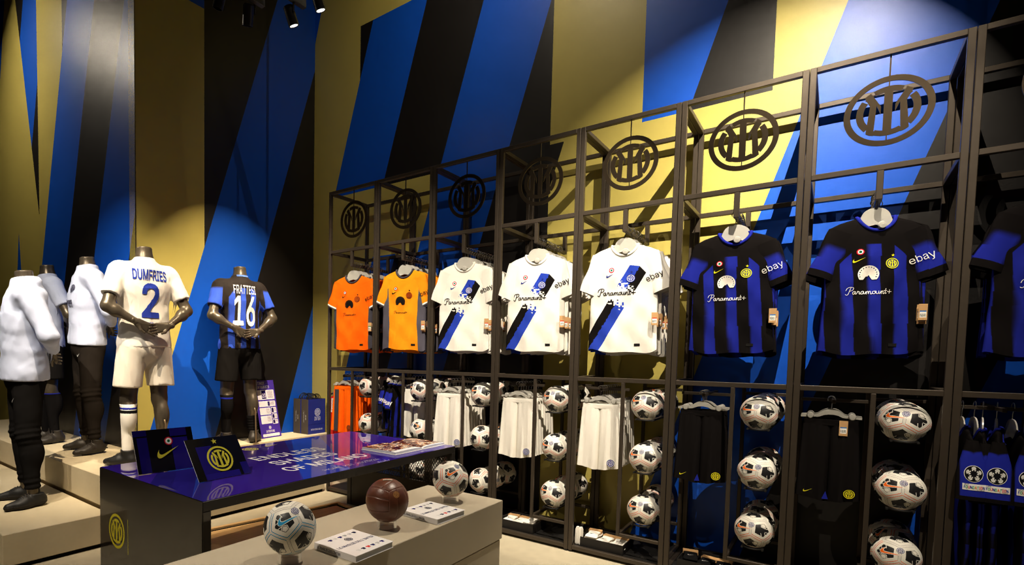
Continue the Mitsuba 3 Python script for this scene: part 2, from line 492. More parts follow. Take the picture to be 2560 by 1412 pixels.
BAYS = ["dark metal display frame at the left end holding orange jerseys and orange shorts", "dark metal display frame with orange jerseys above small blue kits, second from the left end",
        "dark metal display frame with white jerseys, third from the left end", "dark metal frame with white jerseys above a sock tray, fourth from the left end",
        "dark metal frame with white jerseys, fifth from the left, emblem before bright gold wall", "dark metal display frame with one row of navy striped jerseys beside the white ones",
        "tall dark metal display frame with a lit bronze emblem above navy striped jerseys", "dark metal display frame cut off by the right edge of the photo"]
for k in range(8):
    inst("display_rack", "group_frame", T().translate([k * W, 0, 0]), BAYS[k], "display rack", "display frames along the back wall")

# ------------------------------------------------------------------ podiums on the left
ZL, ZU = 0.24, 0.49


def podium(name, label, blocks):
    k = thing(name, label, "podium")
    for nm, b, m in blocks:
        part(k, nm, rbx(*b, 0.004), m)
    return k


podium("podium", "low pale podium the hooded mannequin stands on", [
    ("block", (-2.2, 0.0, -2.82, -2.165, 0.03, ZL), "m_podium"), ("block", (-4.4, -2.202, -2.82, -2.165, 0.03, ZL), "m_podium"), ("recessed_base", (-4.4, -0.02, -2.79, -2.165, 0, 0.03), "m_shadowgap")])
podium("podium", "tall pale podium carrying four mannequins", [
    ("block", (-0.77, -0.002, -2.163, YA - 0.002, 0.265, ZU), "m_podium"), ("block", (-2.6, -0.773, -2.163, YA - 0.002, 0.265, ZU), "m_podium"), ("block", (-4.4, -2.603, -2.163, YA - 0.002, 0.265, ZU), "m_podium"),
    ("block", (XB + 0.002, -0.56, YA, 0.58, 0.265, ZU), "m_podium"), ("recessed_base", (XB + 0.02, -0.02, -2.14, YA, 0.0, 0.265), "m_podium"), ("recessed_base", (-4.4, XB + 0.01, -2.14, YA - 0.002, 0.0, 0.265), "m_podium"), ("recessed_base", (XB + 0.002, -0.58, YA, 0.56, 0.0, 0.265), "m_podium")])
podium("podium", "low pale step running under the back-turned mannequins towards the frames", [
    ("block", (-0.557, 0.0, YA + 0.002, -0.02, 0.03, ZL), "m_podium"), ("recessed_base", (-0.55, -0.02, YA + 0.01, -0.03, 0.0, 0.03), "m_shadowgap")])
# ------------------------------------------------------------------ hanging goods
NAVY_B, NAVY_K = np.array([0.013, 0.019, 0.235]), np.array(lin(20, 18, 18))
WHT, ORG, GRY = np.array(lin(222, 218, 208)), np.array([0.90, 0.125, 0.005]), np.array(lin(62, 60, 68))
YEL = np.array(lin(214, 205, 40))
CREAM = np.array(lin(240, 236, 224))


def c3(v):
    return mi.Color3f(*[float(x) for x in v])


def pick(cond, a, b):
    return dr.select(cond, a, b)


def navy_fn(p, n, uv):
    x, z = uv.x, uv.y
    K, B = c3(NAVY_K), c3(NAVY_B)
    torso = z < 5
    # body stripes, their edges stepped and shaded here and there
    zz = dr.floor(z * 14) / 14
    edge = 0.012 * (pnoise(zz * 9.0, dr.floor(x * 8.2), 3.0) - 0.5)
    s = (x + 0.034 + edge + 0.06 * (z + 0.45)) / 0.118
    fr = s - dr.floor(s)
    blue = smoothstep(0.0, 0.03 + 0.4 * pnoise(z * 4, dr.floor(s), 1.0) ** 3, fr) * (1 - smoothstep(0.5, 0.54, fr))
    yoke = smoothstep(-0.003, 0.003, z + 0.15 + 1.6 * dr.maximum(dr.abs(x) - 0.06, 0) ** 1.2)
    body = blue * (1 - yoke)
    # sleeves: u across, v - 10 along
    tt = z - 10
    sl = smoothstep(0.28, 0.34 + 0.2 * pnoise(x * 30, 2.0, 1.0), tt) * (1 - smoothstep(0.86, 0.865, tt)) * smoothstep(-0.045, -0.02, x) * (1 - smoothstep(0.045, 0.075, x) * (tt < 0.6))
    return mix(K, B, dr.select(torso, body, sl))


def white_fn(p, n, uv):
    x, z = uv.x, uv.y
    Wc, K, B = c3(WHT), c3(NAVY_K), c3([0.02, 0.045, 0.36])
    # sash from the viewer's lower left to the upper right chest
    ax, az, bx_, bz = -0.20, -0.70, 0.095, -0.165
    L = math.hypot(bx_ - ax, bz - az)
    dx, dz = (bx_ - ax) / L, (bz - az) / L
    al = (x - ax) * dx + (z - az) * dz
    ac = (x - ax) * dz - (z - az) * dx                    # positive: lower right side
    pix = 0.008 * (cell(x, z) - 0.5)
    inside = (dr.abs(ac) < 0.058) & (al < L - dr.abs(ac) * 0.35 + 0.01) & (al > -0.2)
    mid = L * 0.675
    hi = al > mid
    two = dr.select(hi, dr.select(ac + pix < 0.004, B, K), dr.select(ac + pix < -0.004, K, B))
    fade = dr.clip((dr.abs(al - mid + 0.01) - 0.022) / 0.075, 0, 1)
    keep = dr.select(fade < 1, dr.select(cell(x, z) < fade * fade * 1.1, 1.0, 0.25 * fade), 1.0)
    return dr.select((z < 5) & (z > -1) & inside & (n.y < 2), mix(Wc, two, keep), Wc)


def cell(x, z):
    return mikit.cell_rand(x / 0.011, z / 0.011, 5)


def orange_fn(p, n, uv):
    x, z = uv.x, uv.y
    side = (dr.abs(x) > 0.178) & (z < -0.24) & (z > -1) & (z < 5)
    c = dr.select(side, c3(GRY), c3(ORG))
    tt = z - 10
    c = dr.select((z > 5) & (tt > 0.90), c3(CREAM), c)
    return dr.select((z > 5) & (tt > 0.955), c3(GRY), c)


def orange2_fn(p, n, uv):
    x, z = uv.x, uv.y
    side = (dr.abs(x) > 0.135 + 0.05 * dr.abs(z + 0.5)) & (z < -0.17) & (z > -1)
    c = dr.select(side, c3(GRY * 1.6), c3(ORG * np.array([1.0, 2.1, 2.0])))
    tt = z - 10
    c = dr.select((z > 5) & (tt > 0.90), c3(CREAM), c)
    return dr.select((z > 5) & (tt > 0.955), c3(GRY), c)


dif("m_navy", proc(navy_fn)); dif("m_whitejersey", proc(white_fn)); dif("m_orange", proc(orange_fn)); dif("m_orange2", proc(orange2_fn))
dif("m_plainwhite", WHT); dif("m_navyblue", NAVY_B); dif("m_black_cloth", NAVY_K); dif("m_grey_cloth", GRY); dif("m_orange_cloth", ORG)
mat("m_tag", lin(178, 140, 96), 0.8, 0, 0.2)
dif("m_navyback", proc(lambda p, n, uv: navy_fn(p, n, uv)))

T_SH, T_HEM = 0.036, 0.030


def j_w(z):
    return np.interp(-z, [0.0, 0.012, 0.03, 0.055, 0.13, 0.30, 0.5, 0.73], [0.085, 0.105, 0.155, 0.205, 0.212, 0.214, 0.214, 0.222])


def j_t(z):
    return np.interp(-z, [0.0, 0.05, 0.2, 0.45, 0.73], [0.026, 0.030, T_SH, T_SH, T_HEM])


def j_fold(x, z, ph):
    a = np.clip((-z - 0.15) / 0.58, 0, 1) ** 1.2
    c = np.clip((-z - .1) / .1, 0, 1)
    dg = np.sin((x * 0.8 - z * 0.55) * 46 + 2 * ph) * np.exp(-((x + 0.02) / 0.16) ** 2) * np.exp(-((z + 0.36) / 0.2) ** 2)
    return a * (0.014 * np.sin(x * 19 + ph + z * 2.5 + 1.2 * np.sin(z * 6 + ph)) + 0.008 * np.sin(x * 41 - z * 6 + 2 * ph)) + c * (0.0060 * np.sin(x * 27 + z * 21 + ph) * np.sin(z * 9 + x * 6 + 1.0) + 0.0055 * dg)


def j_front(x, z, ph=0.4, off=0.0015):
    w = j_w(z)
    return -j_t(z) * np.clip(1 - (x / w) ** 2, 0.0, 1) ** 0.36 + j_fold(x, z, ph) - off


def torso_mesh(ph=0.4, n=72, length=0.73):
    th = np.arange(n) * 2 * PI / n
    cx, sn = np.cos(th), np.sin(th)
    front = np.clip(sn, 0, 1)
    rows, uvs = [], []
    # neck ring, three rows out to the shoulder, then level rows
    for i, (w, f) in enumerate(((0.083, 0.0), (0.115, 0.22), (0.160, 0.52), (0.205, 1.0))):
        zn = -0.005 - 0.075 * front ** 0.8 * (1 - (cx ** 2)) ** 0.5
        zs = -0.055 - 0.060 * np.abs(sn) ** 0.9
        z = zn * (1 - f) + zs * f
        x = w * cx
        y = -np.interp(f, [0, 1], [0.030, 0.034]) * np.sign(sn) * np.abs(sn) ** 0.72
        rows.append(np.column_stack([x, y, z])); uvs.append(np.column_stack([x, z]))
    for z in np.concatenate([[-0.13], np.linspace(-0.17, -length, 30)]):
        w = j_w(z); x = w * cx
        y = -j_t(z) * np.sign(sn) * np.abs(sn) ** 0.72 + j_fold(x, z, ph)
        zz = np.full(n, z) + (0.010 * np.sin(th * 2 + 1 + ph) + 0.006 * np.sin(5 * th + ph)) * np.clip((-z - 0.62) / 0.11, 0, 1)
        rows.append(np.column_stack([x, y, zz])); uvs.append(np.column_stack([x, np.full(n, z)]))
    v = np.vstack(rows)
    f = grid_faces(n, len(rows), True)
    uv = np.vstack(uvs)
    uv[v[:, 1] > 0.004, 0] += 0.0
    return trimesh.Trimesh(v, f[:, ::-1], process=False), uv


def sleeve_mesh(sgn, ph=0.0, n=28, m=14):
    a, b = np.array([0.13, 0, -0.088]), np.array([0.236, 0, -0.322])
    d = (b - a) / np.linalg.norm(b - a); p = np.array([-d[2], 0, d[0]])
    th = np.arange(n) * 2 * PI / n
    rows, uvs = [], []
    for i in range(m):
        s = i / (m - 1)
        h = 0.083 * (1 - s) + 0.064 * s + 0.004 * math.sin(9 * s + ph)
        tk = 0.030 * (1 - s) + 0.024 * s
        c = a + (b - a) * s
        u = h * np.cos(th)
        y = -tk * np.sign(np.sin(th)) * np.abs(np.sin(th)) ** 0.8 + 0.006 * np.sin(u * 45 + 5 * s + ph) * s
        q = c + u[:, None] * p + y[:, None] * np.array([0, 1, 0])
        q[:, 0] *= sgn
        rows.append(q); uvs.append(np.column_stack([u, np.full(n, 10 + s)]))
    f = grid_faces(n, m, True)
    return trimesh.Trimesh(np.vstack(rows), f if sgn < 0 else f[:, ::-1], process=False), np.vstack(uvs)


def collar_mesh(n=56):
    th = np.arange(n) * 2 * PI / n
    cx, sn = np.cos(th), np.sin(th)
    front = np.clip(sn, 0, 1)
    z = -0.003 - 0.075 * front ** 0.8 * np.abs(sn) ** 0.5 * 1.0
    return tube(np.column_stack([0.083 * cx, -0.030 * np.sign(sn) * np.abs(sn) ** 0.72, z]), 0.0095, 8, True)


def script_word(strokes, h, wd=0.16):
    ls = []
    for st in strokes:
        p = np.array(st, float)
        # Catmull-Rom
        q = np.vstack([2 * p[0] - p[1], p, 2 * p[-1] - p[-2]])
        out = []
        for i in range(1, len(q) - 2):
            tt = np.linspace(0, 1, 7)[:, None]
            a, b, c, d = q[i - 1:i + 3]
            out.append(0.5 * (2 * b + (c - a) * tt + (2 * a - 5 * b + 4 * c - d) * tt ** 2 + (3 * b - a - 3 * c + d) * tt ** 3))
        ls.append(LineString(np.vstack(out)).buffer(wd / 2, 3))
    g = unary_union(ls).simplify(0.012)
    b = g.bounds
    g = affinity.translate(g, -(b[0] + b[2]) / 2, 0)
    return tri(affinity.scale(g, h, h, origin=(0, 0)))


def _a(x): return [(x + .75, .78), (x + .45, .98), (x + .08, .62), (x + .15, .08), (x + .5, .1), (x + .8, .9), (x + .74, .3), (x + .95, .04), (x + 1.2, .35)]
def _hump(x, k):
    o = [(x, .35), (x + .2, .9), (x + .22, .0)]
    for i in range(k):
        o += [(x + .3 + .55 * i, .6), (x + .62 + .55 * i, .95), (x + .74 + .55 * i, .55), (x + .74 + .55 * i, .05)]
    return o + [(x + .95 + .55 * (k - 1), .0), (x + 1.2 + .55 * (k - 1), .35)]
PARA = [[(0.75, 2.2), (0.45, 1.1), (0.2, .15), (-.15, -.25), (-.55, .0)], [(-.5, 1.25), (-.2, 2.0), (.7, 2.35), (1.45, 2.1), (1.3, 1.4), (.5, 1.0)],
        _a(1.3), [(2.5, .35), (2.75, 1.05), (2.85, .82), (3.15, .86), (3.1, .25), (3.3, .03), (3.5, .35)], _a(3.5), _hump(4.7, 2),
        [(6.9, .9), (6.5, .75), (6.5, .15), (6.85, .02), (7.2, .4), (7.0, .9), (7.4, .85)], [(7.4, .9), (7.4, .25), (7.65, .02), (8.0, .3), (8.1, .9), (8.1, .2), (8.3, .02), (8.5, .35)],
        _hump(8.5, 1), [(9.95, 1.7), (9.8, .4), (9.95, .02), (10.2, .3)], [(9.5, 1.0), (10.3, 1.05)], [(11.0, .1), (11.0, 1.3)], [(10.4, .7), (11.6, .7)]]
PARAM = script_word(PARA, 1.0, 0.2)


def ebay(h):
    return text("ebay", h, True, 1.0)


def chest_prints(par, word_col, sw_col, crest_col, crest_bg, ph, dome=False, word_w=0.25, word_at=(-0.03, -0.345), crest_at=(0.055, -0.235), sw_at=(-0.085, -0.213), rnd_at=(-0.075, -0.175), scheme=()):
    """prints on the front of a hanging jersey, as (name, ply)"""
    F = lambda off: (lambda v: np.column_stack([v[:, 0], j_front(v[:, 0], v[:, 1], ph, off), v[:, 1]]))
    wd = PARAM[0][:, 0].max() - PARAM[0][:, 0].min()
    out = []
    def pr(name, *it):
        m, c = prints(*it)
        out.append((name, mikit.ply(m, "m_print", False, color=c)))
    word = wrap(move(PARAM, word_at[0], word_at[1], word_w / wd), F(0.0032), 0.02)
    if dome:
        dm = Point(0, 0).buffer(0.047, 10).intersection(sbox(-1, -0.028, 1, 1)).difference(Polygon([(-0.021, -0.03), (-0.007, -0.010), (-0.001, -0.012), (0.005, -0.003), (0.010, -0.013), (0.021, -0.03)]))
        dm = dm.difference(unary_union([Point(0.038 * math.cos(a), 0.038 * math.sin(a)).buffer(0.0026, 2) for a in np.linspace(-0.35, PI + 0.35, 13)]))
        pr("sponsor_print", (word, word_col), (wrap(move(tri(dm), word_at[0] - 0.005, word_at[1] + 0.105), F(0.0032), 0.02), word_col))
    else:
        pr("sponsor_print", (word, word_col))
    pr("swoosh", (wrap(move(SWOOSH, sw_at[0], sw_at[1], 0.055, 0.12), F(0.0025), 0.02), sw_col))
    r = 0.0285
    pr("crest", (wrap(move(DISC, *crest_at, r * 0.97), F(0.0022), 0.02), crest_bg), (wrap(move(EMBLEM, *crest_at, r), F(0.0034), 0.02), crest_col),
       (wrap(move(STAR, crest_at[0] + 0.004, crest_at[1] + 0.043, 0.009), F(0.003)), crest_col))
    pr("roundel", (wrap(move(DISC, *rnd_at, 0.0165), F(0.0022)), lin(190, 30, 40)), (wrap(move(DISC, *rnd_at, 0.0118), F(0.003)), lin(240, 238, 230)), (wrap(move(DISC, *rnd_at, 0.0062), F(0.0038)), lin(20, 90, 60)))
    return out


def sleeve_word(sgn, col, h=0.038):
    a, b = np.array([0.13, -0.088]), np.array([0.236, -0.322])
    d = (b - a) / np.linalg.norm(b - a); p = np.array([-d[1], d[0]])
    c = a + (b - a) * 0.66
    e1 = text("ebay", h, False, 0.95)
    def fn(v):
        u = v[:, 0] * 1.0
        s = 0.66 + v[:, 1] * -4.0 * 0.97
        q = a + np.outer(s, b - a) + np.outer(u, p)
        tk = 0.030 * (1 - s) + 0.024 * s
        hh = 0.083 * (1 - s) + 0.064 * s
        y = -tk * np.clip(1 - (u / hh) ** 2, 0, 1) ** 0.4 - 0.008
        return np.column_stack([q[:, 0] * sgn, y, q[:, 1]])
    if sgn > 0:
        m = wrap(e1, fn, 0.02)
    else:
        m = wrap((e1[0] * np.array([-1, 1]), e1[1]), fn, 0.02)
    m2, c2 = prints((m, col))
    return mikit.ply(m2, "m_print", False, color=c2)


def hanger_body():
    top = np.vstack([[(-0.186, -0.196)], bez((-0.17, -0.186), (-0.10, -0.165), (-0.088, -0.150), (-0.072, -0.125), 5), bez((-0.066, -0.110), (-0.056, -0.072), (-0.030, -0.060), (0, -0.060), 8),
                     bez((0, -0.060), (0.030, -0.060), (0.056, -0.072), (0.066, -0.110), 8), bez((0.072, -0.125), (0.088, -0.150), (0.10, -0.165), (0.17, -0.186), 5), [(0.186, -0.196)]])
    bot = np.vstack([bez((0.184, -0.210), (0.11, -0.185), (0.07, -0.165), (0, -0.150), 8), bez((0, -0.150), (-0.07, -0.165), (-0.11, -0.185), (-0.184, -0.210), 8)])
    return extr(Polygon(np.vstack([top, bot])).buffer(0), 0.006)


def hook_mesh(r=0.021, drop=-0.062):
    a = np.radians(np.linspace(205, -75, 16))
    loop = [(r * math.cos(t), 0, r * math.sin(t)) for t in a]
    pts = loop + [(0.002, 0, -r - 0.012), (0, 0, drop)]
    return tube(pts, 0.0021, 6)


HB = mikit.ply(xf(hanger_body(), (0, 0.003, 0.0), (1, 0, 0), (0, 0, 1), (0, -1, 0)), "m_hanger", False)
HH = mikit.ply(xf(hook_mesh(), (0, 0, 0.0), (1, 0, 0), (0, 1, 0), (0, 0, 1)), "m_chrome", True)
group_of("hanger", [("plastic_body", HB), ("wire_hook", HH)])


def tag_plys(at, seed=0):
    x, y, z = at
    c = rbx(x - 0.019, x + 0.019, y - 0.001, y + 0.001, z - 0.085, z, 0.0004)
    F = flat((x, y - 0.0016, z - 0.085), (1, 0, 0), (0, 0, 1))
    bars = [move(tri(sbox(0, 0, w, 0.016)), -0.012 + 0.0034 * i, 0.018) for i, w in enumerate((0.002, 0.001, 0.0025, 0.001, 0.002, 0.0014, 0.002))]
    m, col = prints((wrap(tri(sbox(-0.014, 0.014, 0.014, 0.05)), flat((x, y - 0.0014, z - 0.085), (1, 0, 0), (0, 0, 1))), lin(236, 234, 228)), (wrap(join2(*bars), F), lin(25, 25, 25)),
                    (wrap(tri(sbox(-0.014, 0.043, 0.014, 0.05)), F), [lin(40, 120, 70), lin(70, 110, 170), lin(180, 60, 40)][seed % 3]))
    return [("price_tag", mikit.ply(c, "m_tag")), ("tag_label", mikit.ply(m, "m_print", False, color=col))]


def jersey_group(name, bsdf, collar_b, word_col, sw_col, crest_col, crest_bg, ebay_col, ph, dome=False, front=True, **kw):
    tm, tuv = torso_mesh(ph)
    parts = [("torso", mikit.ply(tm, bsdf, True, uv=tuv))]
    for s in (-1, 1):
        sm, suv = sleeve_mesh(s, ph)
        parts.append(("sleeve", mikit.ply(sm, bsdf, True, uv=suv)))
    parts.append(("collar", mikit.ply(collar_mesh(), collar_b, True)))
    nl, nc = prints((wrap(tri(sbox(-0.03, -0.045, 0.006, -0.025)), lambda v: np.column_stack([v[:, 0], np.full(len(v), 0.018), v[:, 1]])), lin(190, 60, 60)),
                    (wrap(tri(sbox(0.006, -0.045, 0.032, -0.022)), lambda v: np.column_stack([v[:, 0], np.full(len(v), 0.018), v[:, 1]])), lin(50, 60, 95)))
    parts.append(("neck_label", mikit.ply(nl, "m_print", False, color=nc)))
    if front:
        parts += chest_prints(name, word_col, sw_col, crest_col, crest_bg, ph, dome, **kw)
        hm, hc = prints((wrap(move(tri(sbox(-0.018, -0.008, 0.018, 0.008)), 0.10, -0.685), lambda v: np.column_stack([v[:, 0], j_front(v[:, 0], v[:, 1], ph, 0.003), v[:, 1]]), 0.02), lin(30, 29, 28)))
        parts.append(("hem_label", mikit.ply(hm, "m_print", False, color=hc)))
    parts.append(("sleeve_print", sleeve_word(1, ebay_col)))
    parts += tag_plys((0.205, -0.045, -0.47), len(name))
    if front and name in ("navy", "white"):
        parts.append(("security_tag", mikit.ply(xf(lathe([(0, -0.006), (0.017, -0.005), (0.02, 0), (0.017, 0.006), (0, 0.008)], 24), (0.01, -0.044, -0.052), (1, 0, 0), (0, 0, 1), (0, -1, 0)), "m_hanger", 40)))
    group_of("jersey_" + name, parts)


KCOL = lin(24, 23, 22)
jersey_group("orange", "m_orange", "m_grey_cloth", KCOL, KCOL, KCOL, ORG, KCOL, 0.4, True, word_w=0.15, word_at=(-0.02, -0.40), crest_at=(0.06, -0.24))
jersey_group("orange_plain", "m_orange", "m_grey_cloth", KCOL, KCOL, KCOL, ORG, KCOL, 1.4, front=False)
jersey_group("orange_grey", "m_orange2", "m_grey_cloth", KCOL, KCOL, KCOL, ORG, KCOL, 2.2, True, word_w=0.13, word_at=(-0.02, -0.40), crest_at=(0.06, -0.24))
jersey_group("orange_grey_plain", "m_orange2", "m_grey_cloth", KCOL, KCOL, KCOL, ORG, KCOL, 0.9, front=False)
jersey_group("white", "m_whitejersey", "m_plainwhite", KCOL, lin(40, 50, 130), lin(35, 45, 120), lin(238, 236, 230), KCOL, 1.1, word_w=0.245, word_at=(-0.04, -0.345), crest_at=(0.048, -0.235))
jersey_group("white_plain", "m_whitejersey", "m_plainwhite", KCOL, KCOL, KCOL, WHT, KCOL, 2.7, front=False)
jersey_group("navy", "m_navy", "m_navyblue", CREAM, YEL, YEL, NAVY_B * 0.5, CREAM, 0.2, True, word_w=0.20, word_at=(-0.03, -0.415), crest_at=(0.065, -0.255), sw_at=(-0.08, -0.235), rnd_at=(-0.075, -0.19))
jersey_group("navy_plain", "m_navy", "m_navyblue", CREAM, YEL, YEL, NAVY_B, CREAM, 2.0, front=False)

RS = np.random.default_rng(7)
ORD = ["first", "second", "third", "fourth", "fifth", "sixth", "seventh", "eighth"]
ROWS = [  # kind, number, first y, spacing, yaw of the front one, label of the front one, what the rest are called
    ("orange", 14, 0.045, 0.036, 16, "orange jersey with black sponsor mark, front of the row at the frames' left end", "orange jersey behind the front one in the leftmost frame"),
    ("orange_grey", 13, 0.05, 0.036, 14, "brighter orange jersey with grey side panels, front of its row", "orange jersey behind the grey-sided one in the second frame"),
    ("white", 14, 0.045, 0.036, 17, "white jersey with blue and black sash beside the orange rows", "white jersey behind the front one in the third frame"),
    ("white", 13, 0.045, 0.036, 14, "white sash jersey fronting the middle one of three white rows", "white jersey behind the front one in the fourth frame"),
    ("white", 11, 0.045, 0.038, 8, "white sash jersey beside the navy striped ones, front of its row", "white jersey behind the front one in the fifth frame"),
    ("navy", 6, 0.05, 0.042, 9, "navy and black striped jersey beside the white rows, front one", "navy striped jersey behind the front one in the sixth frame"),
    ("navy", 5, 0.05, 0.05, 22, "navy and black striped jersey under the lit bronze emblem, front one", "navy striped jersey behind the front one in the seventh frame"),
    ("navy", 4, 0.05, 0.05, 12, "navy striped jersey cut off by the right edge of the photo", "navy striped jersey behind the cut-off one at the right edge"),
]
ZH = ZROD + 0.014
for k, (kind, n, y0, dy, yaw, l0, l1) in enumerate(ROWS):
    for i in range(n):
        y = y0 + i * dy + (0 if i == 0 else float(RS.uniform(-0.004, 0.004)))
        if y > 0.53:
            break
        a = yaw * (1.0 if i == 0 else 0.6 - 1.5 * i / n + float(RS.uniform(-0.3, 0.3)))
        lag = 0 if i == 0 else float(RS.uniform(-0.022, 0.0))
        xx = (k + 0.5) * W - 0.006 + (0 if i == 0 else float(RS.uniform(-0.004, 0.016)))
        to = T().translate([xx, y, ZH]).rotate([0, 0, 1], a)
        hid = i > (1 if k < 5 else 2)
        tj = to @ T().translate([0.0, 0.0, -0.108 + lag]) @ T().scale([1, 1.0 if i == 0 else 0.62, 1])
        inst(f"{kind.split('_')[0]}_jersey", f"group_jersey_{kind}{'_plain' if hid else ''}", tj, l0 if i == 0 else l1, "jersey", None if i == 0 else f"jerseys in the {ORD[k]} frame")
        inst("jersey_hanger", "group_hanger", to @ T().translate([0, 0, 0]), f"translucent hanger carrying the front jersey of the {ORD[k]} frame" if i == 0 else f"translucent hanger behind the front one in the {ORD[k]} frame", "hanger",
             None if i == 0 else f"jersey hangers in the {ORD[k]} frame")

# ------------------------------------------------------------------ shorts on clip hangers
def leg_loft(sgn, ph, L=0.455, n=32, m=18):
    th = np.arange(n) * 2 * PI / n
    rows = []
    for i in range(m):
        s = i / (m - 1)
        h = 0.063 + 0.010 * s
        c = 0.060 + 0.012 * s
        tk = 0.020 + 0.016 * s
        x = c * sgn + h * np.cos(th)
        y = -tk * np.sign(np.sin(th)) * np.abs(np.sin(th)) ** 0.75 + s * (0.011 * np.sin(x * 60 + ph) + 0.006 * np.sin(x * 115 + 2 * ph + s)) + 0.0025 * np.sin(x * 160 + ph) * (1 - s)
        rows.append(np.column_stack([x, y, np.full(n, -0.03 - (L - 0.03) * s) + (0.012 * sgn * np.cos(th) * s)]))
    return trimesh.Trimesh(np.vstack(rows), grid_faces(n, m, True)[:, ::-1], process=False)


def waistband():
    n = 40
    th = np.arange(n) * 2 * PI / n
    rows = [np.column_stack([0.121 * np.cos(th), -tk * np.sign(np.sin(th)) * np.abs(np.sin(th)) ** 0.7 + 0.002 * np.sin(np.cos(th) * 60), np.full(n, z)]) for z, tk in ((0.0, 0.012), (-0.003, 0.0165), (-0.018, 0.018), (-0.034, 0.019), (-0.037, 0.016))]
    return trimesh.Trimesh(np.vstack(rows), grid_faces(n, 5, True)[:, ::-1], process=False)


def shorts_group(name, m, crest=None, extra=None, stripe=None):
    parts = [("leg", mikit.ply(leg_loft(-1, 0.3), m, True)), ("leg", mikit.ply(leg_loft(1, 1.7), m, True)), ("waistband", mikit.ply(waistband(), m, True))]
    F = lambda off: (lambda v: np.column_stack([v[:, 0], -0.036 * np.clip(1 - ((np.abs(v[:, 0]) - 0.072) / 0.073) ** 2, 0, 1) ** 0.375 - 0.014 - off, v[:, 1]]))
    if crest is not None:
        a, b = crest
        mm, cc = prints((wrap(move(DISC, 0.093, -0.405, 0.024), F(0.0), 0.02), b), (wrap(move(EMBLEM, 0.093, -0.405, 0.025), F(0.0012), 0.02), a))
        parts.append(("crest", mikit.ply(mm, "m_print", False, color=cc)))
    if extra is not None:
        mm, cc = prints((wrap(tri(Polygon([(-0.025, -0.45), (0.005, -0.45), (-0.008, -0.405)])), F(0.0)), extra))
        parts.append(("side_vent", mikit.ply(mm, "m_print", False, color=cc)))
        mm, cc = prints((wrap(move(SWOOSH, -0.09, -0.41, 0.045, 0.15), F(0.001), 0.02), YEL))
        parts.append(("swoosh", mikit.ply(mm, "m_print", False, color=cc)))
    if stripe is not None:
        mm, cc = prints((wrap(tri(sbox(-0.095, -0.45, -0.045, -0.035)), lambda v: np.column_stack([v[:, 0], -(0.020 + 0.016 * np.clip((-v[:, 1] - .03) / .425, 0, 1)) * np.clip(1 - ((np.abs(v[:, 0]) - 0.066) / 0.068) ** 2, 0, 1) ** 0.375 - 0.012, v[:, 1]]), 0.03), stripe))
        parts.append(("side_panel", mikit.ply(mm, "m_print", False, color=cc)))
    group_of("shorts_" + name, parts)


shorts_group("white", "m_plainwhite", (lin(30, 40, 110), lin(235, 233, 226)))
shorts_group("black", "m_black_cloth", (YEL, lin(26, 26, 26)), extra=NAVY_B)
shorts_group("orange", "m_orange_cloth", (lin(40, 30, 30), ORG), stripe=GRY)


def clip_hanger():
    bodyp = Polygon(np.vstack([[(-0.135, -0.118), (-0.135, -0.104), (-0.075, -0.100)], bez((-0.06, -0.096), (-0.035, -0.070), (-0.02, -0.066), (0, -0.066), 6), bez((0, -0.066), (0.02, -0.066), (0.035, -0.070), (0.06, -0.096), 6),
                               [(0.075, -0.100), (0.135, -0.104), (0.135, -0.118), (0.06, -0.114)], bez((0.05, -0.112), (0.025, -0.092), (-0.025, -0.092), (-0.05, -0.112), 6), [(-0.06, -0.114)]])).buffer(0)
    return xf(extr(bodyp, 0.007), (0, 0.0035, 0.012), (1, 0, 0), (0, 0, 1), (0, -1, 0))


def clip_mesh(x):
    return xf(lathe([(0, -0.017), (0.013, -0.016), (0.017, -0.010), (0.017, 0.010), (0.013, 0.016), (0, 0.017)], 20), (x, 0, -0.093), (1, 0, 0), (0, 0, 1.15), (0, -1, 0))


group_of("clip_hanger", [("plastic_body", mikit.ply(clip_hanger(), "m_hanger")), ("clip", mikit.ply(clip_mesh(-0.092), "m_hanger", 40)), ("clip", mikit.ply(clip_mesh(0.092), "m_hanger", 40)),
                         ("wire_hook", mikit.ply(hook_mesh(0.017, -0.068), "m_chrome", True))])
ZS = 1.2105
SHORTS = [(0, "orange", 7, 10, "orange shorts with a dark side stripe beside the fire extinguisher"), (2, "white", 9, 10, "long white shorts in the third frame, front pair"), (3, "white", 9, 8, "white shorts above the smaller pile of white socks, front pair"),
          (4, "white", 9, 6, "white shorts with a round club crest on the leg, front pair"), (5, "black", 4, 6, "black shorts with a yellow crest between two ball columns"), (6, "black", 3, 4, "black shorts with a paper tag at the waist")]
for k, kind, n, yaw, l0 in SHORTS:
    for i in range(n):
        y = 0.075 + i * 0.047
        if y > 0.52:
            break
        a = yaw * (1 if i == 0 else float(RS.uniform(0.5, 1.0)))
        xx = k * W + 0.175
        to = T().translate([xx, y, ZS]).rotate([0, 0, 1], a)
        ks = inst(f"{kind}_shorts", "group_shorts_" + kind, to @ T().translate([0, 0, -0.112]) @ T().scale([1.0, 1.0 if i == 0 else 0.7, 1.02 if kind != "black" else 1.0]), l0 if i == 0 else f"{kind} shorts behind the front pair in the {ORD[k]} frame", "shorts",
             None if i == 0 else f"shorts in the {ORD[k]} frame")
        if k == 6 and i == 0:
            pt = tag_plys((0.055, -0.028, -0.002), 1)
            for nm_, d_ in pt:
                scene[f"{ks}__{nm_}"] = {**d_, "to_world": to @ T().translate([0, 0, -0.112])}
        inst("clip_hanger", "group_clip_hanger", to, f"clip hanger holding the front shorts of the {ORD[k]} frame" if i == 0 else f"clip hanger behind the front one in the {ORD[k]} frame", "hanger", None if i == 0 else f"clip hangers in the {ORD[k]} frame")
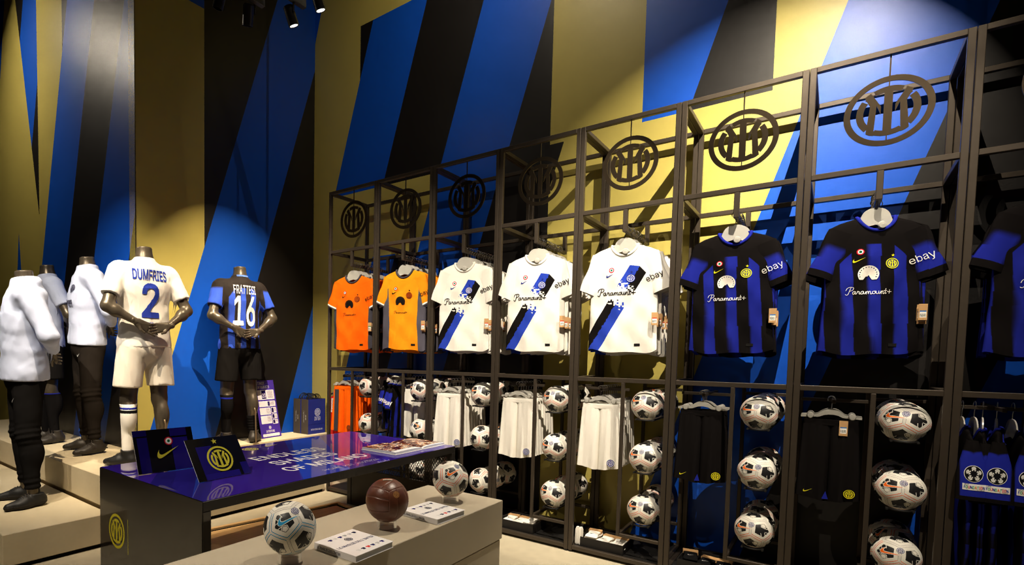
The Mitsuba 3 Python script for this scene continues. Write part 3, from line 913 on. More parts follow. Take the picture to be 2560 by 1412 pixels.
# white shorts further back in the second frame, and kits hung side-on there and in the last frame
for i in range(5):
    to = T().translate([1 * W + 0.175, 0.27 + i * 0.05, ZS]).rotate([0, 0, 1], 8)
    inst("white_shorts", "group_shorts_white", to @ T().translate([0.09, 0, -0.112]), "white shorts behind the small blue kits in the second frame", "shorts", "shorts in the second frame")
    inst("clip_hanger", "group_clip_hanger", to @ T().translate([0.09, 0, 0]), "clip hanger behind the small blue kits in the second frame", "hanger", "clip hangers in the second frame")


def side_sleeve(n=28, m=12):
    """a sleeve lying flat along the garment's outer side, its broad face outwards (+x)"""
    th = np.arange(n) * 2 * PI / n
    rows, uvs = [], []
    for i in range(m):
        s = i / (m - 1)
        h = 0.030 + 0.044 * min(1, s * 1.8) + 0.010 * s
        tk = 0.022
        y = h * np.cos(th)
        x = 0.195 + 0.065 * s ** 0.8 + tk * np.sign(np.sin(th)) * np.abs(np.sin(th)) ** 0.8
        rows.append(np.column_stack([x, y, np.full(n, -0.055 - 0.285 * s)])); uvs.append(np.column_stack([y * 0.6, np.full(n, 10 + s)]))
    return trimesh.Trimesh(np.vstack(rows), grid_faces(n, m, True), process=False), np.vstack(uvs)


def side_face(off=0.003):
    def fn(v):                           # v: across (viewer's right), height z
        s = np.clip((-0.055 - v[:, 1]) / 0.285, 0, 1)
        h = 0.030 + 0.044 * np.minimum(1, s * 1.8) + 0.010 * s
        x = 0.195 + 0.065 * s ** 0.8 + 0.022 * np.clip(1 - (v[:, 0] / h) ** 2, 0, 1) ** 0.4 + off
        return np.column_stack([x, v[:, 0], v[:, 1]])
    return fn


def side_group(name, items):
    tm, tuv = torso_mesh(0.9)
    sm, suv = side_sleeve()
    parts = [("torso", mikit.ply(tm, "m_navy", True, uv=tuv)), ("sleeve", mikit.ply(sm, "m_navyside", True, uv=suv)), ("collar", mikit.ply(collar_mesh(), "m_navyblue", True))]
    for nm, it in items:
        mm, cc = prints(*it)
        parts.append((nm, mikit.ply(mm, "m_print", False, color=cc)))
    group_of("jersey_" + name, parts)


def navyside_fn(p, n, uv):
    t_ = uv.y - 10
    return mix(c3(NAVY_K), c3(NAVY_B * 1.1), smoothstep(0.18, 0.24, t_ + 2.5 * dr.abs(uv.x)) * smoothstep(0.16, 0.2, t_) * (1 - smoothstep(0.93, 0.935, t_)) * (1 - smoothstep(0.034, 0.040, dr.abs(uv.x))))


dif("m_navyside", proc(navyside_fn))
sf, sf2 = side_face(0.003), side_face(0.0045)
side_group("kit", [("sleeve_print", [(wrap(move(text("ebay", 0.058, True, 0.95), 0, -0.27), sf, 0.02), CREAM)])])
oval = affinity.scale(Point(0, 0).buffer(1, 10), 0.046, 0.040, origin=(0, 0))
star5 = lambda r, a0=0: Polygon([((r if q % 2 == 0 else 0.45 * r) * math.sin(q * PI / 5 + a0), (r if q % 2 == 0 else 0.45 * r) * math.cos(q * PI / 5 + a0)) for q in range(10)])
stars = unary_union([star5(0.020)] + [affinity.translate(star5(0.012, a), 0.034 * math.sin(a), 0.030 * math.cos(a)) for a in np.arange(5) * 2 * PI / 5 + PI / 5])
hexes = unary_union([affinity.translate(Point(0, 0).buffer(0.0125, 2), 0.026 * math.sin(a), 0.023 * math.cos(a)) for a in np.arange(5) * 2 * PI / 5]).difference(stars.buffer(0.001))
fnd = []
uu = -0.046
for ch, col in zip("FOUNDATION", ((30, 60, 150), (40, 140, 80), (200, 50, 60), (30, 60, 150), (60, 160, 90), (220, 120, 40), (40, 140, 80), (200, 50, 60), (200, 60, 50), (30, 60, 150))):
    a_ = text(ch, 0.0125, True, 0.85, 0, "l")
    wch = (a_[0][:, 0].max() - a_[0][:, 0].min())
    fnd.append((wrap(move(a_, uu - a_[0][:, 0].min(), -0.282), sf2), lin(*col))); uu += wch + 0.0013
side_group("cup", [("ball_patch", [(wrap(move(tri(oval), 0, -0.212), side_face(0.002), 0.02), lin(225, 222, 214)), (wrap(move(tri(affinity.scale(oval, 0.93, 0.93)), 0, -0.212), side_face(0.003), 0.02), lin(22, 22, 24)), (wrap(move(tri(hexes), 0, -0.212), sf2, 0.02), lin(205, 204, 198))]),
                   ("foundation_patch", [(wrap(tri(sbox(-0.052, -0.290, 0.060, -0.260)), side_face(0.002), 0.02), lin(232, 230, 224)), (wrap(move(text("UEFA", 0.006, True), -0.034, -0.266), sf2), lin(30, 30, 34)), (wrap(move(text("for children", 0.005, False), 0.032, -0.289), sf2), lin(30, 30, 34))] + fnd)])
for i, (x, s) in enumerate(((0.055, 0.60), (0.105, 0.64), (0.160, 0.68))):
    to = T().translate([W + x, 0.209, ZS]).rotate([0, 0, 1], -90 + (-6, 5, -3)[i])
    inst("blue_kit", "group_jersey_kit", to @ T().scale(s) @ T().translate([0, 0, -0.108]) @ T().scale([1, 0.75, 1]), ["small navy kit hanging nearest the left post of the second frame", "small navy kit hanging in the middle of three side-on kits", "small navy kit with the full sleeve sponsor word, nearest the white shorts"][i], "jersey")
    inst("jersey_hanger", "group_hanger", to @ T().scale(s), "hanger of a small side-on kit in the second frame", "hanger", "hangers of the small kits")
for i, x in enumerate((0.062, 0.108, 0.138, 0.185, 0.240, 0.285)):
    front = i in (0, 3, 5)
    to = T().translate([7 * W + x, 0.209 + (0.0 if front else 0.012), ZS]).rotate([0, 0, 1], -90 + float(RS.uniform(-7, 7)))
    inst("cup_jersey", "group_jersey_cup", to @ T().translate([0, 0, -0.108 - (0.0 if front else 0.012)]) @ T().scale([1.0, 0.72 if front else 0.5, 1]),
         {0: "navy jersey with a star-ball sleeve patch, nearest the post left of it", 3: "navy jersey with a star-ball sleeve patch, second of the fully shown patches", 5: "navy jersey with a star-ball patch cut by the photo's right edge"}.get(i, "navy cup jersey whose patch is half hidden by its neighbour"), "jersey", None if front else "half hidden cup jerseys")
    inst("jersey_hanger", "group_hanger", to, "clear hanger of a side-on cup jersey at the right edge", "hanger", "hangers of the cup jerseys")
# ------------------------------------------------------------------ footballs
PHI = (1 + 5 ** 0.5) / 2
ICO = np.array([(0, s1, s2 * PHI) for s1 in (1, -1) for s2 in (1, -1)] + [(s1, s2 * PHI, 0) for s1 in (1, -1) for s2 in (1, -1)] + [(s2 * PHI, 0, s1) for s1 in (1, -1) for s2 in (1, -1)], float)
ICO /= np.linalg.norm(ICO[0])
ICO_F = [f for f in __import__("itertools").combinations(range(12), 3) if all(np.linalg.norm(ICO[f[a]] - ICO[f[b]]) < 1.1 for a, b in ((0, 1), (1, 2), (0, 2)))]
BR = 0.1045


def unit(v):
    return np.asarray(v, float) / np.linalg.norm(v)


def on_ball(c, up, off=0.0003, r=BR):
    """fn for wrap: flat angular coordinates (radians) around direction c, 'up' the y axis, onto the sphere"""
    c = unit(c); y = unit(np.asarray(up, float) - c * (np.asarray(up, float) @ c)); x = np.cross(y, c)
    def fn(v):
        rho = np.linalg.norm(v, axis=1, keepdims=True)
        k = np.where(rho > 1e-9, np.sin(rho) / np.maximum(rho, 1e-9), 1.0)
        return (np.cos(rho) * c + k * (v[:, :1] * x + v[:, 1:2] * y)) * (r + off)
    return fn


def great(a, b, off_ang, wd, off=0.0003, s0=0.0, s1=1.0, n=12):
    """thin strip along the great arc a-b, shifted sideways by off_ang"""
    a, b = unit(a), unit(b)
    nrm = unit(np.cross(a, b))
    w = math.acos(np.clip(a @ b, -1, 1))
    v = []
    for s in np.linspace(s0, s1, n):
        p = (math.sin((1 - s) * w) * a + math.sin(s * w) * b) / math.sin(w)
        for e_ in (off_ang - wd / 2, off_ang + wd / 2):
            v.append(unit(p * math.cos(e_) + nrm * math.sin(e_)) * (BR + off))
    f = []
    for i in range(n - 1):
        q = 2 * i
        f += [[q, q + 2, q + 3], [q, q + 3, q + 1]]
    return trimesh.Trimesh(np.array(v), np.array(f), process=False)


def ball_group(name, line_col, sw_col, patch=KCOL):
    # frame: the eye looks along +y at the ball; two neighbouring patches left and right of the middle
    best = None
    f0 = ICO_F[0]
    A, B, C = ICO[f0[0]], ICO[f0[1]], ICO[f0[2]]
    mid = unit(A + B)
    fwd = mid; rgt = unit(A - B); upv = unit(np.cross(rgt, fwd))
    if upv @ C > 0:
        rgt = -rgt; upv = -upv
    # local: -y faces the viewer, x right, z up; a little tilt so that the lower junction shows
    tilt = math.radians(-17)
    M = np.stack([rgt, -fwd, upv])
    Rx = np.array([[1, 0, 0], [0, math.cos(tilt), -math.sin(tilt)], [0, math.sin(tilt), math.cos(tilt)]])
    M = Rx @ M
    P = ICO @ M.T
    lft = int(np.argmin([np.linalg.norm(p - unit([-0.5, -0.8, 0.25])) for p in P])); rt = int(np.argmin([np.linalg.norm(p - unit([0.5, -0.8, 0.25])) for p in P]))
    body = trimesh.creation.icosphere(subdivisions=4, radius=BR)
    parts = [("ball_skin", mikit.ply(body, "m_ball", True))]
    for i, c in enumerate(P):
        nb = [j for j in range(12) if 0.1 < np.linalg.norm(P[j] - c) < 1.1]
        up = P[nb[0]] if i not in (lft, rt) else P[[lft, rt][i == lft]]
        R0 = 0.40
        pent = Polygon([(R0 * math.sin(k * 2 * PI / 5 + PI / 5), R0 * math.cos(k * 2 * PI / 5 + PI / 5)) for k in range(5)]).buffer(-0.03, 4).buffer(0.03, 4)
        cut = [affinity.rotate(sbox(x, 0.16, x + 0.030, 0.5), a, origin=(0, 0)) for a in (180, 180 + 72 * (1 if i % 2 else -1)) for x in (-0.125, 0.075)]
        lit = affinity.rotate(Polygon([(0.15 * math.sin(k * 2 * PI / 5), 0.26 + 0.13 * math.cos(k * 2 * PI / 5)) for k in range(5)]), -36 + (72 if i % 2 else -72), origin=(0, 0))
        art = pent.difference(unary_union(cut)).difference(lit.buffer(0.03))
        parts.append(("dark_patch", mikit.ply(wrap(tri(art), on_ball(c, up, 0.0004), 0.11), "m_ballpatch", True)))
        m, cc = prints((wrap(tri(lit.difference(lit.buffer(-0.017))), on_ball(c, up, 0.0005), 0.08), lin(30, 28, 28)))
        parts.append(("patch_outline", mikit.ply(m, "m_print", False, color=cc)))
    cents = [unit(P[list(f)].sum(0)) for f in ICO_F]
    k = 0
    it = []
    for i in range(20):
        for j in range(i):
            if len(set(ICO_F[i]) & set(ICO_F[j])) == 2:
                colr = line_col if (min(cents[i][2], cents[j][2]) < 0.35 and (i + j) % 3 != 1) or (i * 7 + j) % 4 == 0 else lin(176, 172, 164)
                for o in (-0.055, 0.055):
                    it.append((great(cents[i], cents[j], o, 0.027, 0.0003, 0.05, 0.95), colr))
                it.append((great(cents[i], cents[j], 0.0, 0.014, 0.0003, 0.0, 1.0), lin(196, 192, 184)))
    m, cc = prints(*it)
    parts.append(("seam_lines", mikit.ply(m, "m_print", False, color=cc)))
    swc = unit(unit(P[lft]) + 0.10 * unit(P[rt]) + np.array([0, 0, -0.02]))
    up = np.array([0.30, 0, 1.0])
    m, cc = prints((wrap(move(tri(affinity.translate(SWOOSH_P.buffer(0.03), -0.45, -0.15)), 0.05, -0.01, 0.80, -0.28), on_ball(swc, (0, 0, 1), 0.0010), 0.09), lin(236, 232, 222)), (wrap(move(SWOOSH, 0.05, -0.01, 0.80, -0.28), on_ball(swc, (0, 0, 1), 0.0016), 0.09), sw_col))
    parts.append(("swoosh", mikit.ply(m, "m_print", False, color=cc)))
    cr = unit(P[lft] + P[rt] + np.array([0.05, 0, 0.62]) * 0.55)
    m, cc = prints((wrap(move(DISC, 0, 0, 0.155), on_ball(cr, (0, 0, 1), 0.0008), 0.08), lin(238, 236, 230)), (wrap(move(EMBLEM, 0, 0, 0.15), on_ball(cr, (0, 0, 1), 0.0012), 0.06), lin(44, 48, 96)))
    parts.append(("crest", mikit.ply(m, "m_print", False, color=cc)))
    group_of("ball_" + name, parts)


mat("m_ball", lin(226, 222, 210), 0.42, 0, 0.4)
mat("m_ballpatch", lin(24, 24, 25), 0.45, 0, 0.4)
ORL, CYL = lin(226, 96, 60), lin(60, 140, 185)
ball_group("orange", ORL, lin(240, 110, 40))
ball_group("blue", CYL, lin(52, 150, 200))
LV = ["top", "middle", "bottom"]
for k in range(7):
    for j, z in enumerate(BALL_Z):
        for i, y in enumerate((0.116, 0.326, 0.534)):
            yaw, pit, rol = float(RS.uniform(-9, 9)), float(RS.uniform(-7, 7)), float(RS.uniform(-7, 7))
            if i > 0 or k == 0 or (k in (1, 2) and j != 0):
                yaw, pit, rol = (float(RS.uniform(-180, 180)) for _ in range(3))
            look = -38 if k < 3 else (-20 if k < 5 else -2)   # the fronts face the aisle's middle
            to = T().translate([k * W + 0.48, y, z]).rotate([0, 0, 1], yaw - look * 0.0).rotate([1, 0, 0], pit).rotate([0, 1, 0], rol)
            if i == 0:
                inst("football", "group_ball_orange", to, f"front football on the {LV[j]} rails of the {ORD[k]} display frame", "football")
            else:
                inst("football", "group_ball_orange", to, f"football tucked behind the front one on the {LV[j]} rails of the {ORD[k]} frame", "football", f"footballs behind, {LV[j]} rails of the {ORD[k]} frame")

# ------------------------------------------------------------------ black table with the blue printed top
TX0, TX1, TY0, TY1, TZ = 0.49, 1.665, -2.425, -0.15, 0.69
tb = thing("display_table", "black table with a glossy printed blue top and a mesh end panel", "table")
part(tb, "tabletop", rbx(TX0, TX1, TY0, TY1, TZ - 0.055, TZ - 0.002, 0.002), "m_blacksatin")
part(tb, "end_panel", rbx(TX0, TX1, TY0, TY0 + 0.045, 0.0, TZ - 0.056, 0.002), "m_blackgloss")
part(tb, "end_panel_front_sheet", rbx(TX0 + 0.004, TX1 - 0.004, TY0 - 0.004, TY0, 0.004, TZ - 0.003, 0.001), "m_blackgloss")
# far end: frame with mesh window above a plain board
ye = TY1 - 0.04
part(tb, "far_board", bx(TX0, TX1, ye, ye + 0.02, 0.0, 0.355), "m_blacksatin")
for x in (TX0, TX1 - 0.05):
    part(tb, "far_post", rbx(x, x + 0.05, ye - 0.005, TY1, 0.0, TZ - 0.056, 0.002), "m_blacksatin")
part(tb, "far_rail", rbx(TX0 + 0.05, TX1 - 0.05, ye, ye + 0.02, 0.600, TZ - 0.056, 0.002), "m_blacksatin")
dia = []
mw, mh = 0.026, 0.040
x0, x1, z0, z1 = TX0 + 0.05, TX1 - 0.05, 0.352, 0.602
lines = []
span = (z1 - z0)
sl = mw / mh
for i in range(-12, 60):
    xb = x0 + i * mw
    for s in (1, -1):
        g = LineString([(xb, z0), (xb + s * span * sl, z1)]).intersection(sbox(x0, z0, x1, z1))
        if not g.is_empty and g.length > 0.01:
            (ax_, az_), (bx2, bz2) = g.coords[0], g.coords[-1]
            d = unit([bx2 - ax_, 0, bz2 - az_]) * 0; p_ = unit([-(bz2 - az_), 0, bx2 - ax_]) * 0.0022
            yy = ye + 0.008 + (0.002 if s > 0 else 0)
            A_, B_ = np.array([ax_, yy, az_]), np.array([bx2, yy, bz2])
            lines.append(hull([q + o + w_ for q in (A_, B_) for o in (p_, -p_) for w_ in (np.array([0, 0, 0]), np.array([0, 0.002, 0]))]))
k_ = part(tb, "expanded_mesh", cat(*lines), "m_blacksatin")
labels[k_] = {"kind": "stuff", "label": "black expanded metal mesh"}
mat("m_blacksatin", lin(24, 22, 21), 0.35, 0, 0.4)
# printed top: diagonal bands of blue, lettering, badge
topf = flat((TX0, TY0, TZ), (1, 0, 0), (0, 1, 0))
DW, DL = TX1 - TX0, TY1 - TY0
PUR, DBL, MBL, BRP = np.array(lin(46, 26, 124)), np.array(lin(28, 22, 100)), np.array(lin(32, 46, 158)), np.array(lin(62, 42, 126))
mat("m_tabletop", VCOL, 0.03, 0, 0.55)
left2 = sbox(0, 0, DW, DL)
db = lambda y0, y1, k_=0.70: [(0, y0), (DW, y0 - k_ * DW), (DW, y1 - k_ * DW), (0, y1)]
pieces2 = []
for pg, c in ((Polygon(db(1.47, 1.86)), MBL), (Polygon(db(1.86, 2.16)), BRP), (Polygon(db(0.45, 0.85)), DBL)):
    pieces2.append((pg.intersection(left2), c)); left2 = left2.difference(pg)
pieces2.append((left2, PUR))
m_, c_ = prints(*[(wrap(tri(pg), topf), c) for pg, c in pieces2])
part(tb, "printed_top", m_, "m_tabletop", False, color=c_)
LW, LY = np.array(lin(224, 224, 232)), np.array(lin(214, 206, 120))
lf = flat((TX0, TY0, TZ + 0.0006), (0, 1, 0), (-1, 0, 0))


def line_of(s_, h, u0, u1, x_base, bold=True):
    a = text(s_, h, bold, 1.0, 0.0, "l")
    v, f = a
    w0, w1 = v[:, 0].min(), v[:, 0].max()
    v = v.copy(); v[:, 0] = u0 + (v[:, 0] - w0) / (w1 - w0) * (u1 - u0)
    return wrap(move((v, f), 0, -x_base), lf)


for s_, h, u0, u1, xb in (("ENDLESS", 0.125, 0.80, 1.44, 0.545), ("SHADES", 0.125, 0.80, 1.36, 0.755), ("OF MILANO", 0.115, 0.735, 1.47, 0.955)):
    print_part(tb, "lettering", (line_of(s_, h, u0, u1, xb), LW))
print_part(tb, "lettering", (line_of("HOME KIT 2023/24", 0.038, 0.90, 1.42, 1.10, False), np.array(lin(170, 168, 190))))
print_part(tb, "badge", (wrap(move(EMBLEM, 1.03, -0.135, 0.062), lf), LY))
print_part(tb, "swoosh", (wrap(move(SWOOSH, 1.25, -0.115, 0.15, -0.05), lf), LY))
print_part(tb, "dividing_line", (wrap(tri(sbox(1.122, -0.19, 1.126, -0.05)), lf), np.array(lin(130, 126, 160))))
# badge and line on the near end panel
nf = flat((0.725, TY0 - 0.0046, 0.335), (1, 0, 0), (0, 0, 1))
print_part(tb, "badge", (wrap(move(EMBLEM, 0, 0, 0.105), nf), np.array(lin(190, 178, 52))))
print_part(tb, "dividing_line", (wrap(tri(sbox(0.145, -0.11, 0.15, 0.10)), nf), np.array(lin(190, 178, 52))))

# two leaning boards on the table
def lean_board(name, label, o, u, lean, wid, hgt, art):
    """o: lower corner left, u: along the base (towards the viewer's right), lean: vector up the face"""
    k = thing(name, label, "sign")
    u, w_ = unit(u), unit(lean); n_ = unit(np.cross(u, w_))
    M_ = lambda q, d: np.asarray(o) + q[0] * u + q[1] * w_ + d * n_
    face = lambda off: flat(np.asarray(o) + off * n_, u, w_)
    bd = hull([M_((x, y), d) for x in (0, wid) for y in (0, hgt) for d in (-0.004, 0)])
    part(k, "board", bd, "m_boardedge")
    m, c = prints(*[(wrap(a, face(0.0006 + 0.0006 * i)), col) for i, (a, col) in enumerate(art(wid, hgt))])
    part(k, "printed_face", m, "m_glossprint", False, color=c)
    top_b = M_((wid / 2, hgt * 0.7), -0.005)
    ft = top_b + np.array([-n_[0] * 0.10, -n_[1] * 0.10, 0]); ft[2] = TZ + 0.002
    part(k, "easel_strut", hull([top_b + u * s_ * 0.03 + d * n_ for s_ in (-1, 1) for d in (0, -0.003)] + [ft + u * s_ * 0.03 + np.array([0, 0, d]) for s_ in (-1, 1) for d in (0, 0.003)]), "m_blackmatte")


mat("m_boardedge", lin(214, 210, 214), 0.5, 0, 0.3)
mat("m_glossprint", VCOL, 0.08, 0, 0.35)
BK2, NB2, YG = np.array(lin(12, 11, 15)), np.array(lin(28, 20, 108)), np.array(lin(182, 174, 56))


def art1(w, h):
    tr = move(DISC, 0.205, h * 0.70, 0.026)
    return [(tri(sbox(0, 0, w, h)), BK2), (tri(sbox(0.02, 0.0, 0.08, h - 0.045)), NB2 * 0.6), (tri(sbox(0.0, h * 0.86, 0.08, h)), NB2 * 0.5), (tri(sbox(0.22, 0.0, 0.33, h - 0.06)), NB2), (tri(sbox(0.22, h - 0.05, 0.325, h)), NB2 * 0.8), (tri(sbox(0.325, 0, w, h)), BK2 * 0.8),
            (tr, lin(170, 30, 45)), (move(DISC, 0.205, h * 0.70, 0.019), lin(215, 215, 215)), (move(DISC, 0.205, h * 0.70, 0.0085), lin(20, 90, 60)), (move(SWOOSH, 0.185, h * 0.42, 0.145, 0.10), YG)]


def art2(w, h):
    return [(tri(sbox(0, 0, w, h)), BK2), (tri(sbox(0.05, 0, 0.15, h * 0.8)), NB2 * 0.75), (tri(sbox(0.055, 0, w * 0.8, h * 0.14)), NB2), (tri(sbox(w * 0.86, 0, w, h * 0.3)), NB2 * 0.8), (move(EMBLEM, w * 0.52, h * 0.46, 0.083), YG), (move(STAR, w * 0.52, h * 0.89, 0.02), YG)]


lean_board("counter_sign", "leaning board with a yellow swoosh and a red roundel on the table's left end", (0.895, -2.375, TZ + 0.004), (0.10, 0.99, 0), (-0.085, 0, 0.245), 0.362, 0.262, art1)
lean_board("counter_sign", "leaning board with the yellow round badge and star on the table", (1.315, -2.235, TZ + 0.004), (0.0, 1.0, 0), (-0.16, 0, 0.215), 0.345, 0.27, art2)

# open picture book on the table's far right corner
ob = thing("open_book", "open picture book lying at the table's far corner", "book")
BX0, BX1, BYm = 0.755, 1.085, 1.945
def page_h(v):                           # page surface height across one side (0 at the gutter)
    return 0.003 + 0.020 * np.sin(np.clip(v, 0, 1) ** 0.45 * PI * 0.62) * (1 - 0.25 * v)
for s_, wd in ((-1, 0.335), (1, 0.30)):
    v = np.linspace(0, 1, 18)
    topv = [np.column_stack([np.full(18, x), BYm + s_ * v * wd, TZ + 0.004 + page_h(v)]) for x in (BX0, BX1)]
    botv = [np.column_stack([np.full(18, x), BYm + s_ * v * wd, np.full(18, TZ + 0.0035)]) for x in (BX0, BX1)]
    V = np.vstack(topv + botv)
    V = V + np.array([TX0, TY0, 0])
    f = []
    for i in range(17):
        q = lambda r, c: r * 18 + c
        f += [[q(0, i), q(1, i), q(1, i + 1)], [q(0, i), q(1, i + 1), q(0, i + 1)], [q(2, i), q(0, i), q(0, i + 1)], [q(2, i), q(0, i + 1), q(2, i + 1)], [q(1, i), q(3, i), q(3, i + 1)], [q(1, i), q(3, i + 1), q(1, i + 1)]]
    f += [[17, 17 + 18, 17 + 54], [17, 17 + 54, 17 + 36]]
    f = np.array(f) if s_ > 0 else np.array(f)[:, ::-1]
    part(ob, "page_block", trimesh.Trimesh(V, f, process=False), "m_pages")
    part(ob, "cover_board", rbx(TX0 + BX0 - 0.006, TX0 + BX1 + 0.006, *sorted((TY0 + BYm + s_ * 0.004, TY0 + BYm + s_ * (wd + 0.008))), TZ + 0.0012, TZ + 0.0034, 0.0005), "m_boardedge")
    # printed spread
    gx, gy = 22, 26
    X_, Yv = np.meshgrid(np.linspace(BX0 + 0.002, BX1 - (0.05 if s_ < 0 else 0.02), gx), np.linspace(0.03, 0.985, gy), indexing="ij")
    P_ = np.column_stack([X_.ravel() + TX0, TY0 + BYm + s_ * Yv.ravel() * wd, TZ + 0.0052 + page_h(Yv.ravel())])
    F_ = grid_faces(gy, gx)
    part(ob, "photo_print", trimesh.Trimesh(P_, F_ if s_ < 0 else F_[:, ::-1], process=False), "m_photo", True, uv=np.column_stack([X_.ravel() * 3 + s_, Yv.ravel()]))
mat("m_pages", lin(206, 208, 212), 0.7, 0, 0.2)


def photo_fn(p, n, uv):
    a = pfbm(uv.x * 9, uv.y * 7, 2.0, 4); b = pnoise(uv.x * 40, uv.y * 22, 5.0)
    base = mix(lin(70, 24, 18), lin(190, 130, 90), smoothstep(0.40, 0.62, a))
    base = mix(base, c3(lin(226, 214, 196)), smoothstep(0.56, 0.62, a * 0.6 + b * 0.4))
    return mix(base, c3(lin(30, 16, 14)), smoothstep(0.62, 0.72, pnoise(uv.x * 24, uv.y * 30, 9.0)) * 0.8)


mat("m_photo", proc(photo_fn), 0.2, 0, 0.5)

# ------------------------------------------------------------------ pale bench in front, things on it
BX_0, BX_1, BY_0, BY_1, BZ = 1.865, 2.445, -3.0, -0.81, 0.52
pb = thing("display_bench", "grey-beige two-tier bench carrying footballs and books", "bench")
part(pb, "upper_block", rbx(BX_0, BX_1, BY_0, BY_1, 0.275, BZ, 0.003), "m_bench")
part(pb, "lower_block", rbx(BX_0, BX_1 - 0.008, BY_0, BY_1 - 0.01, 0.02, 0.268, 0.003), "m_bench")
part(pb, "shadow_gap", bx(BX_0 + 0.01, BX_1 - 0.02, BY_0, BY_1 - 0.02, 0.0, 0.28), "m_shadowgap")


def ring_stand(x, y, label):
    k = thing("ring_stand", label, "stand")
    rr = 0.050
    part(k, "acrylic_ring", xf(lathe([(rr, 0.0), (rr, 0.045), (rr + 0.004, 0.045), (rr + 0.004, 0.0), (rr, 0.0)], 40), (x, y, BZ + 0.0008), (1, 0, 0), (0, 1, 0), (0, 0, 1)), "m_acrylicglass", 40)
    return BZ + 0.0008 + 0.045


scene["m_acrylicglass"] = {"type": "dielectric", "int_ior": 1.3}
for nm, (x, y), dia_, gk_, lb, rot_ in (("football", (2.231, -2.353), 0.226, "group_ball_blue", "football with a blue swoosh and blue lines at the bench's near end", (-62, 8, 6)),
                                        ("football", (2.219, -1.071), 0.220, "group_ball_orange", "football with an orange swoosh standing alone at the bench's far end", (-62, 8, 4))):
    zt_ = ring_stand(x, y, "clear ring stand under the blue-lined football" if "blue" in lb else "clear ring stand under the orange-lined football")
    r_ = dia_ / 2
    zc = zt_ + math.sqrt(r_ ** 2 - 0.05 ** 2) + 0.001
    inst(nm, gk_, T().translate([x, y, zc]).rotate([0, 0, 1], 50).rotate([1, 0, 0], -20).rotate([0, 1, 0], -22).rotate([0, 0, 1], 24).scale(r_ / BR), lb, "football")
# old leather ball
lx, ly, lr = 2.251, -1.72, 0.112
zt_ = ring_stand(lx, ly, "clear ring stand under the brown leather ball")
lzc = zt_ + math.sqrt(lr ** 2 - 0.05 ** 2) + 0.001
lb_ = thing("leather_ball", "plain brown leather football with stitched panels on the bench", "football")
bm = trimesh.creation.icosphere(subdivisions=6, radius=1.0)
v = np.asarray(bm.vertices)
gro = np.zeros(len(v))
vv = v + 0.05 * np.column_stack([meshkit.noise(v * 2.2 + 5, 1) - .5, meshkit.noise(v * 2.2 + 9, 2) - .5, meshkit.noise(v * 2.2 + 2, 3) - .5])
vv /= np.linalg.norm(vv, axis=1, keepdims=True)
fa = np.argmax(np.abs(vv), 1)            # old ball: panels of strips on the six faces of a cube
for ax in range(3):
    o1, o2 = vv[:, (ax + 1) % 3], vv[:, (ax + 2) % 3]
    on = fa == ax
    a_ = np.abs(vv[:, ax])
    q = o1 / np.maximum(a_, 1e-6); q2 = o2 / np.maximum(a_, 1e-6)
    d_ = np.minimum.reduce([np.abs(q - 0.34), np.abs(q + 0.34), (1 - np.abs(q)), (1 - np.abs(q2))])
    gro = np.where(on, np.exp(-(d_ / 0.028) ** 2), gro)
rad = lr * (1 - 0.020 * gro + 0.006 * (meshkit.fbm(v * 6, 3, 4) - 0.5))
part(lb_, "leather_skin", trimesh.Trimesh(v * rad[:, None] + [lx, ly, lzc], bm.faces, process=False), "m_leather", True)
mat("m_leather", proc(lambda p, n, uv: mix(lin(70, 36, 24), lin(98, 54, 36), pfbm(p.x * 26, p.y * 26, p.z * 26, 3))), 0.36, 0, 0.5)
vw = unit(EYE - np.array([lx, ly, lzc]))
rgt_ = unit(np.cross([0, 0, 1], vw)) * -1
f_ = on_ball(vw + 0.50 * unit(np.cross([0, 0, 1.0], vw)) + np.array([0, 0, 0.30]), (0, 0, 1), 0.0006, lr)
print_part(lb_, "stamped_badge", (wrap(move(EMBLEM, 0, 0, 0.15), lambda q: f_(q) + np.array([lx, ly, lzc]), 0.05), lin(150, 108, 66)))
lace = []
for i in range(9):
    c = vw * 0.25 + np.array([0, 0, 1.0]) + unit(np.cross([0, 0, 1.0], vw)) * (i - 4) * 0.052 - vw * 0.03
    f2_ = on_ball(c, vw, 0.0018, lr)
    lace.append(tube(f2_(np.column_stack([0.018 * np.array([-1, -.3, .3, 1]), 0.05 * np.array([-1, -.4, .4, 1])])) + np.array([lx, ly, lzc]), 0.0024, 6))
k_ = part(lb_, "lacing", cat(*lace), "m_lace", True)
labels[k_] = {"kind": "stuff", "label": "white lacing"}
mat("m_lace", lin(190, 178, 160), 0.8, 0, 0.2)


# books with shirt rows on the cover
shirt = Polygon([(-0.35, -0.5), (0.35, -0.5), (0.35, 0.12), (0.52, -0.02), (0.66, 0.2), (0.34, 0.5), (0.14, 0.5), (0, 0.40), (-0.14, 0.5), (-0.34, 0.5), (-0.66, 0.2), (-0.52, -0.02), (-0.35, 0.12)])


